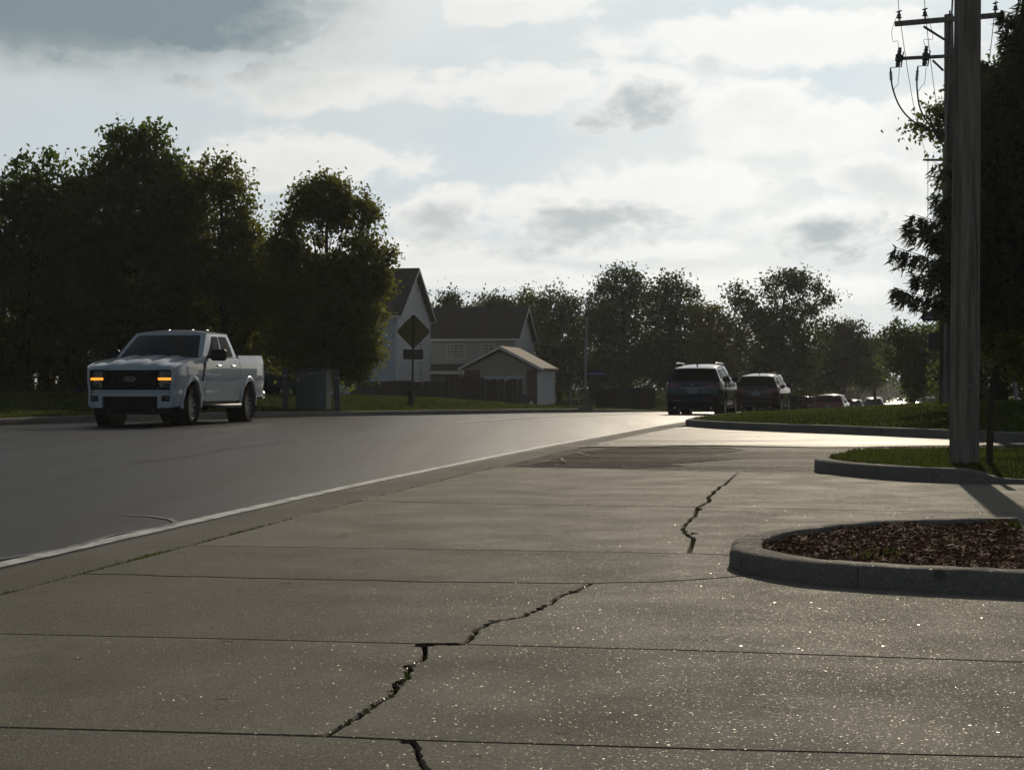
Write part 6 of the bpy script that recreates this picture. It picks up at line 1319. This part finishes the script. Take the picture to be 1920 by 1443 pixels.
# background trees across the end of the road
GB = 'background trees beyond the houses'
zb = lambda x, y: max(ZR(y), -.6)
BG = [
 ('slim young tree just right of the white gable house', 838, 134, [(838, 572, 14, 14), (848, 560, 9, 12), (830, 585, 14, 12), (845, 590, 20, 14), (875, 588, 22, 14), (860, 610, 40, 20)], 4200, 'leaf_far', .10),
 ('low rounded tree above the long dark roof', 930, 140, [(922, 576, 30, 20), (955, 574, 22, 16), (930, 600, 50, 30), (960, 600, 40, 30)], 6500, 'leaf_far', .14),
 ('pointed dark tree rising behind the long grey house', 990, 136, [(990, 560, 16, 24), (1000, 585, 30, 26), (985, 620, 40, 50), (1020, 660, 50, 60)], 7000, 'leaf_maple', .15),
 ('rounded tree between the long house and the lamp post', 1048, 132, [(1045, 572, 40, 34), (1075, 585, 30, 26), (1050, 630, 60, 50), (1080, 690, 70, 55), (1030, 700, 50, 40)], 12000, 'leaf_far', .17),
 ('tall broad tree behind the lamp post', 1165, 128, [(1165, 530, 46, 28), (1130, 555, 34, 32), (1200, 545, 34, 30), (1170, 590, 66, 48), (1120, 610, 40, 50), (1180, 660, 80, 60), (1130, 710, 60, 45)], 17000, 'leaf_far', .22),
 ('tree with a peaked crown above the blue suv', 1262, 125, [(1258, 540, 32, 26), (1290, 560, 22, 28), (1240, 575, 40, 36), (1275, 610, 52, 50), (1250, 670, 70, 55), (1300, 700, 60, 50)], 14000, 'leaf_far', .2),
 ('lower olive tree in the dip between two taller trees', 1335, 122, [(1325, 592, 34, 24), (1345, 620, 34, 34), (1330, 670, 50, 55), (1350, 720, 50, 35)], 9000, 'leaf_olive', .16),
 ('tall open tree with sky showing between its branches', 1460, 126, [(1385, 552, 26, 18), (1400, 580, 32, 26), (1455, 540, 34, 28), (1485, 525, 26, 18), (1515, 535, 32, 24), (1545, 562, 20, 18), (1440, 600, 40, 34), (1500, 590, 38, 30), (1410, 640, 52, 44), (1490, 650, 54, 44), (1450, 705, 80, 42)], 18000, 'leaf_far', .2),
 ('sloping tree mass right of the open tree', 1580, 140, [(1560, 625, 36, 26), (1595, 625, 34, 24), (1620, 645, 28, 28), (1575, 670, 54, 44), (1620, 690, 44, 36), (1540, 700, 50, 44)], 12000, 'leaf_far', .18),
 ('dark low tree beside the far sunlit road', 1640, 165, [(1640, 660, 26, 24), (1630, 690, 38, 30), (1655, 675, 22, 30)], 5500, 'leaf_far', .16),
 ('bushy tree left of the street sign under the spruce', 1715, 92, [(1680, 628, 26, 26), (1712, 640, 36, 26), (1745, 640, 30, 26), (1690, 670, 34, 34), (1735, 690, 46, 50), (1715, 720, 26, 34), (1780, 680, 60, 60)], 14000, 'leaf_maple', .14),
 ('dark tree closing the view behind the right lawn', 1830, 80, [(1810, 640, 50, 70), (1870, 620, 60, 90), (1930, 640, 60, 90), (1790, 710, 50, 40), (1850, 715, 60, 35), (1915, 720, 50, 35)], 14000, 'leaf_maple', .2),
 ('dark tree in shadow behind the blue suv', 1290, 150, [(1220, 700, 70, 60), (1310, 690, 90, 70), (1390, 690, 80, 70), (1150, 700, 60, 55), (1470, 700, 70, 55)], 12000, 'leaf_far', .2),
]
for i, (lab, px, D, lb, n, mt, tr) in enumerate(BG):
    b = base_at(px, D, zb); s = D / 128
    tree('background_tree', lab, 'tree', b, lobes_px(lb, D), int(n * 1.25), .125 * s if D > 100 else .10, .36 * s if D > 100 else .28, mt, tr, 50 + i, GB, limbs=12)
# far wood at the end of the road
for i, (px, D, r) in enumerate(((1560, 330, 60), (1625, 420, 60), (1660, 520, 40), (1672, 700, 26), (1730, 600, 40), (1760, 360, 60), (1700, 820, 24))):
    x = (px - 960) / FPX * D; z = ZR(D); k = D / FPX
    tree('background_tree', ['hazy far tree left of the distant road', 'second hazy far tree left of the distant road', 'hazy tree closest to the end of the road', 'faint tree at the vanishing point of the road', 'hazy far tree right of the distant road', 'larger hazy tree right of the distant road behind bushes', 'faintest tree straight above the end of the road'][i], 'tree', (x, D, z), [(x, D, z + 4.4, 5, 5, 4.2), (x + 2.5, D, z + 3.2, 4, 4, 3), (x - 3, D + 2, z + 3.4, 4, 4, 3.2)], 3600, .28, .7, 'leaf_far', .25, 80 + i, 'far trees at the end of the road', limbs=5)
# right: big deciduous tree and spruce
b = base_at(1872, 50, zfar)
tree('oak_tree', 'large dark leafy tree on the right behind the foreground pole', 'tree', b, lobes_px([(1880, 165, 50, 50), (1915, 130, 45, 40), (1850, 190, 50, 60), (1790, 205, 40, 30), (1745, 222, 30, 24), (1720, 240, 15, 10), (1780, 250, 40, 34), (1860, 280, 80, 70), (1930, 250, 80, 100), (1815, 340, 55, 60), (1900, 380, 90, 90), (1850, 460, 90, 80), (1940, 520, 90, 100), (1830, 560, 55, 60), (1900, 620, 80, 70)], 50), 46000, .075, .20, 'leaf_maple', .24, 21, None, trunk_top=None)
b2 = base_at(1925, 54, zfar)
tree('young_tree', 'sunlit olive young tree at the right edge beneath the large tree', 'tree', b2, lobes_px([(1915, 420, 26, 40), (1905, 470, 30, 30), (1925, 560, 30, 50), (1900, 650, 24, 30), (1915, 690, 26, 26)], 44), 7000, .06, .15, 'leaf_olive', .06, 22, None, limbs=8)
def spruce(label, base, h, r, seed, zlow):
    rng = np.random.default_rng(seed); root = thing('spruce_tree', label, 'tree', base); m = MB(); m.tube([(0, 0, -.2), (0, 0, h * .5), (0, 0, h)], [.22, .14, .02], 9); tr = m.build('trunk', 'bark', root, 60)
    V = []; F = []; o = 0; m = MB(); z = zlow
    while z < h - .3:
        ln = r * (1 - z / h) * rng.uniform(.8, 1.10); nb = 9
        a0 = rng.uniform(0, 6.3)
        for k in range(nb):
            a = a0 + 2 * math.pi * k / nb + rng.normal(0, .15); L_ = ln * rng.uniform(.8, 1.0); d = np.array([math.cos(a), math.sin(a), 0]); sd_ = np.array([-math.sin(a), math.cos(a), 0])
            pts = [np.array([0, 0, z]) + d * L_ * t + np.array([0, 0, -.16 * L_ * math.sin(t * 2.2) + .20 * L_ * max(t - .55, 0)]) for t in np.linspace(0, 1, 9)]
            m.tube([tuple(p) for p in pts[::2]], [.035, .026, .018, .012, .006], 5, False)
            ns = int(62 * L_)
            for q in range(ns):
                t = rng.uniform(.12, 1.0); j = min(int(t * 8), 7); p = pts[j] + (pts[j + 1] - pts[j]) * (t * 8 - j); sgn = rng.choice([-1, 1]); w = (0.12 + .42 * min(1 - t, .75) ** .8) * min(L_, 2.4) * .55 * rng.uniform(.3, 1.0)
                tip = p + sd_ * sgn * w + d * w * .5 + np.array([0, 0, -.14 - .34 * rng.uniform(0, 1)])
                for e in range(8):          # needle-bearing twigs along the spray
                    u = (e + .6) / 8; c = p + (tip - p) * u; dr = rng.normal(size=3) * .045 + np.array([0, 0, -.05]) + d * .055 + sd_ * sgn * .03; wd = rng.normal(size=3); wd = wd / np.linalg.norm(wd) * .026
                    V += [c - wd, c + wd, c + dr * 1.35 + wd * .3, c + dr * 1.35 - wd * .3]; F.append((o, o + 1, o + 2, o + 3)); o += 4
        z += rng.uniform(.22, .34)
    stuff(m.build('boughs', 'bark', tr, 60)); link('crown', np_mesh('crown', np.array(V), np.array(F)), 'needle', root); return root
sx = at(1985, 0, 40).x
spruce('tall dark spruce with drooping boughs reaching left past the foreground pole', (sx, 40, zfar(sx, 40)), 11.4, 5.3, 5, 2.7)

# ------------------------------------------------------------------ air
m = MB(); m.box(-1490, 1490, -60, 1100, -7.5, 19.0); hz = stuff(m.build('haze', None)); hm = bpy.data.materials.new('haze_air'); hm.use_nodes = True; nt = hm.node_tree; nt.nodes.clear()
ov = nt.nodes.new('ShaderNodeOutputMaterial'); pv = nt.nodes.new('ShaderNodeVolumePrincipled'); nt.links.new(pv.outputs[0], ov.inputs['Volume']); pv.inputs['Color'].default_value = (0.93, 0.96, 1.0, 1); pv.inputs['Density'].default_value = 0.00023; pv.inputs['Anisotropy'].default_value = 0.45
hz.data.materials.append(hm)
tag(hz, 'thin pale evening haze filling the air over the road', 'haze')
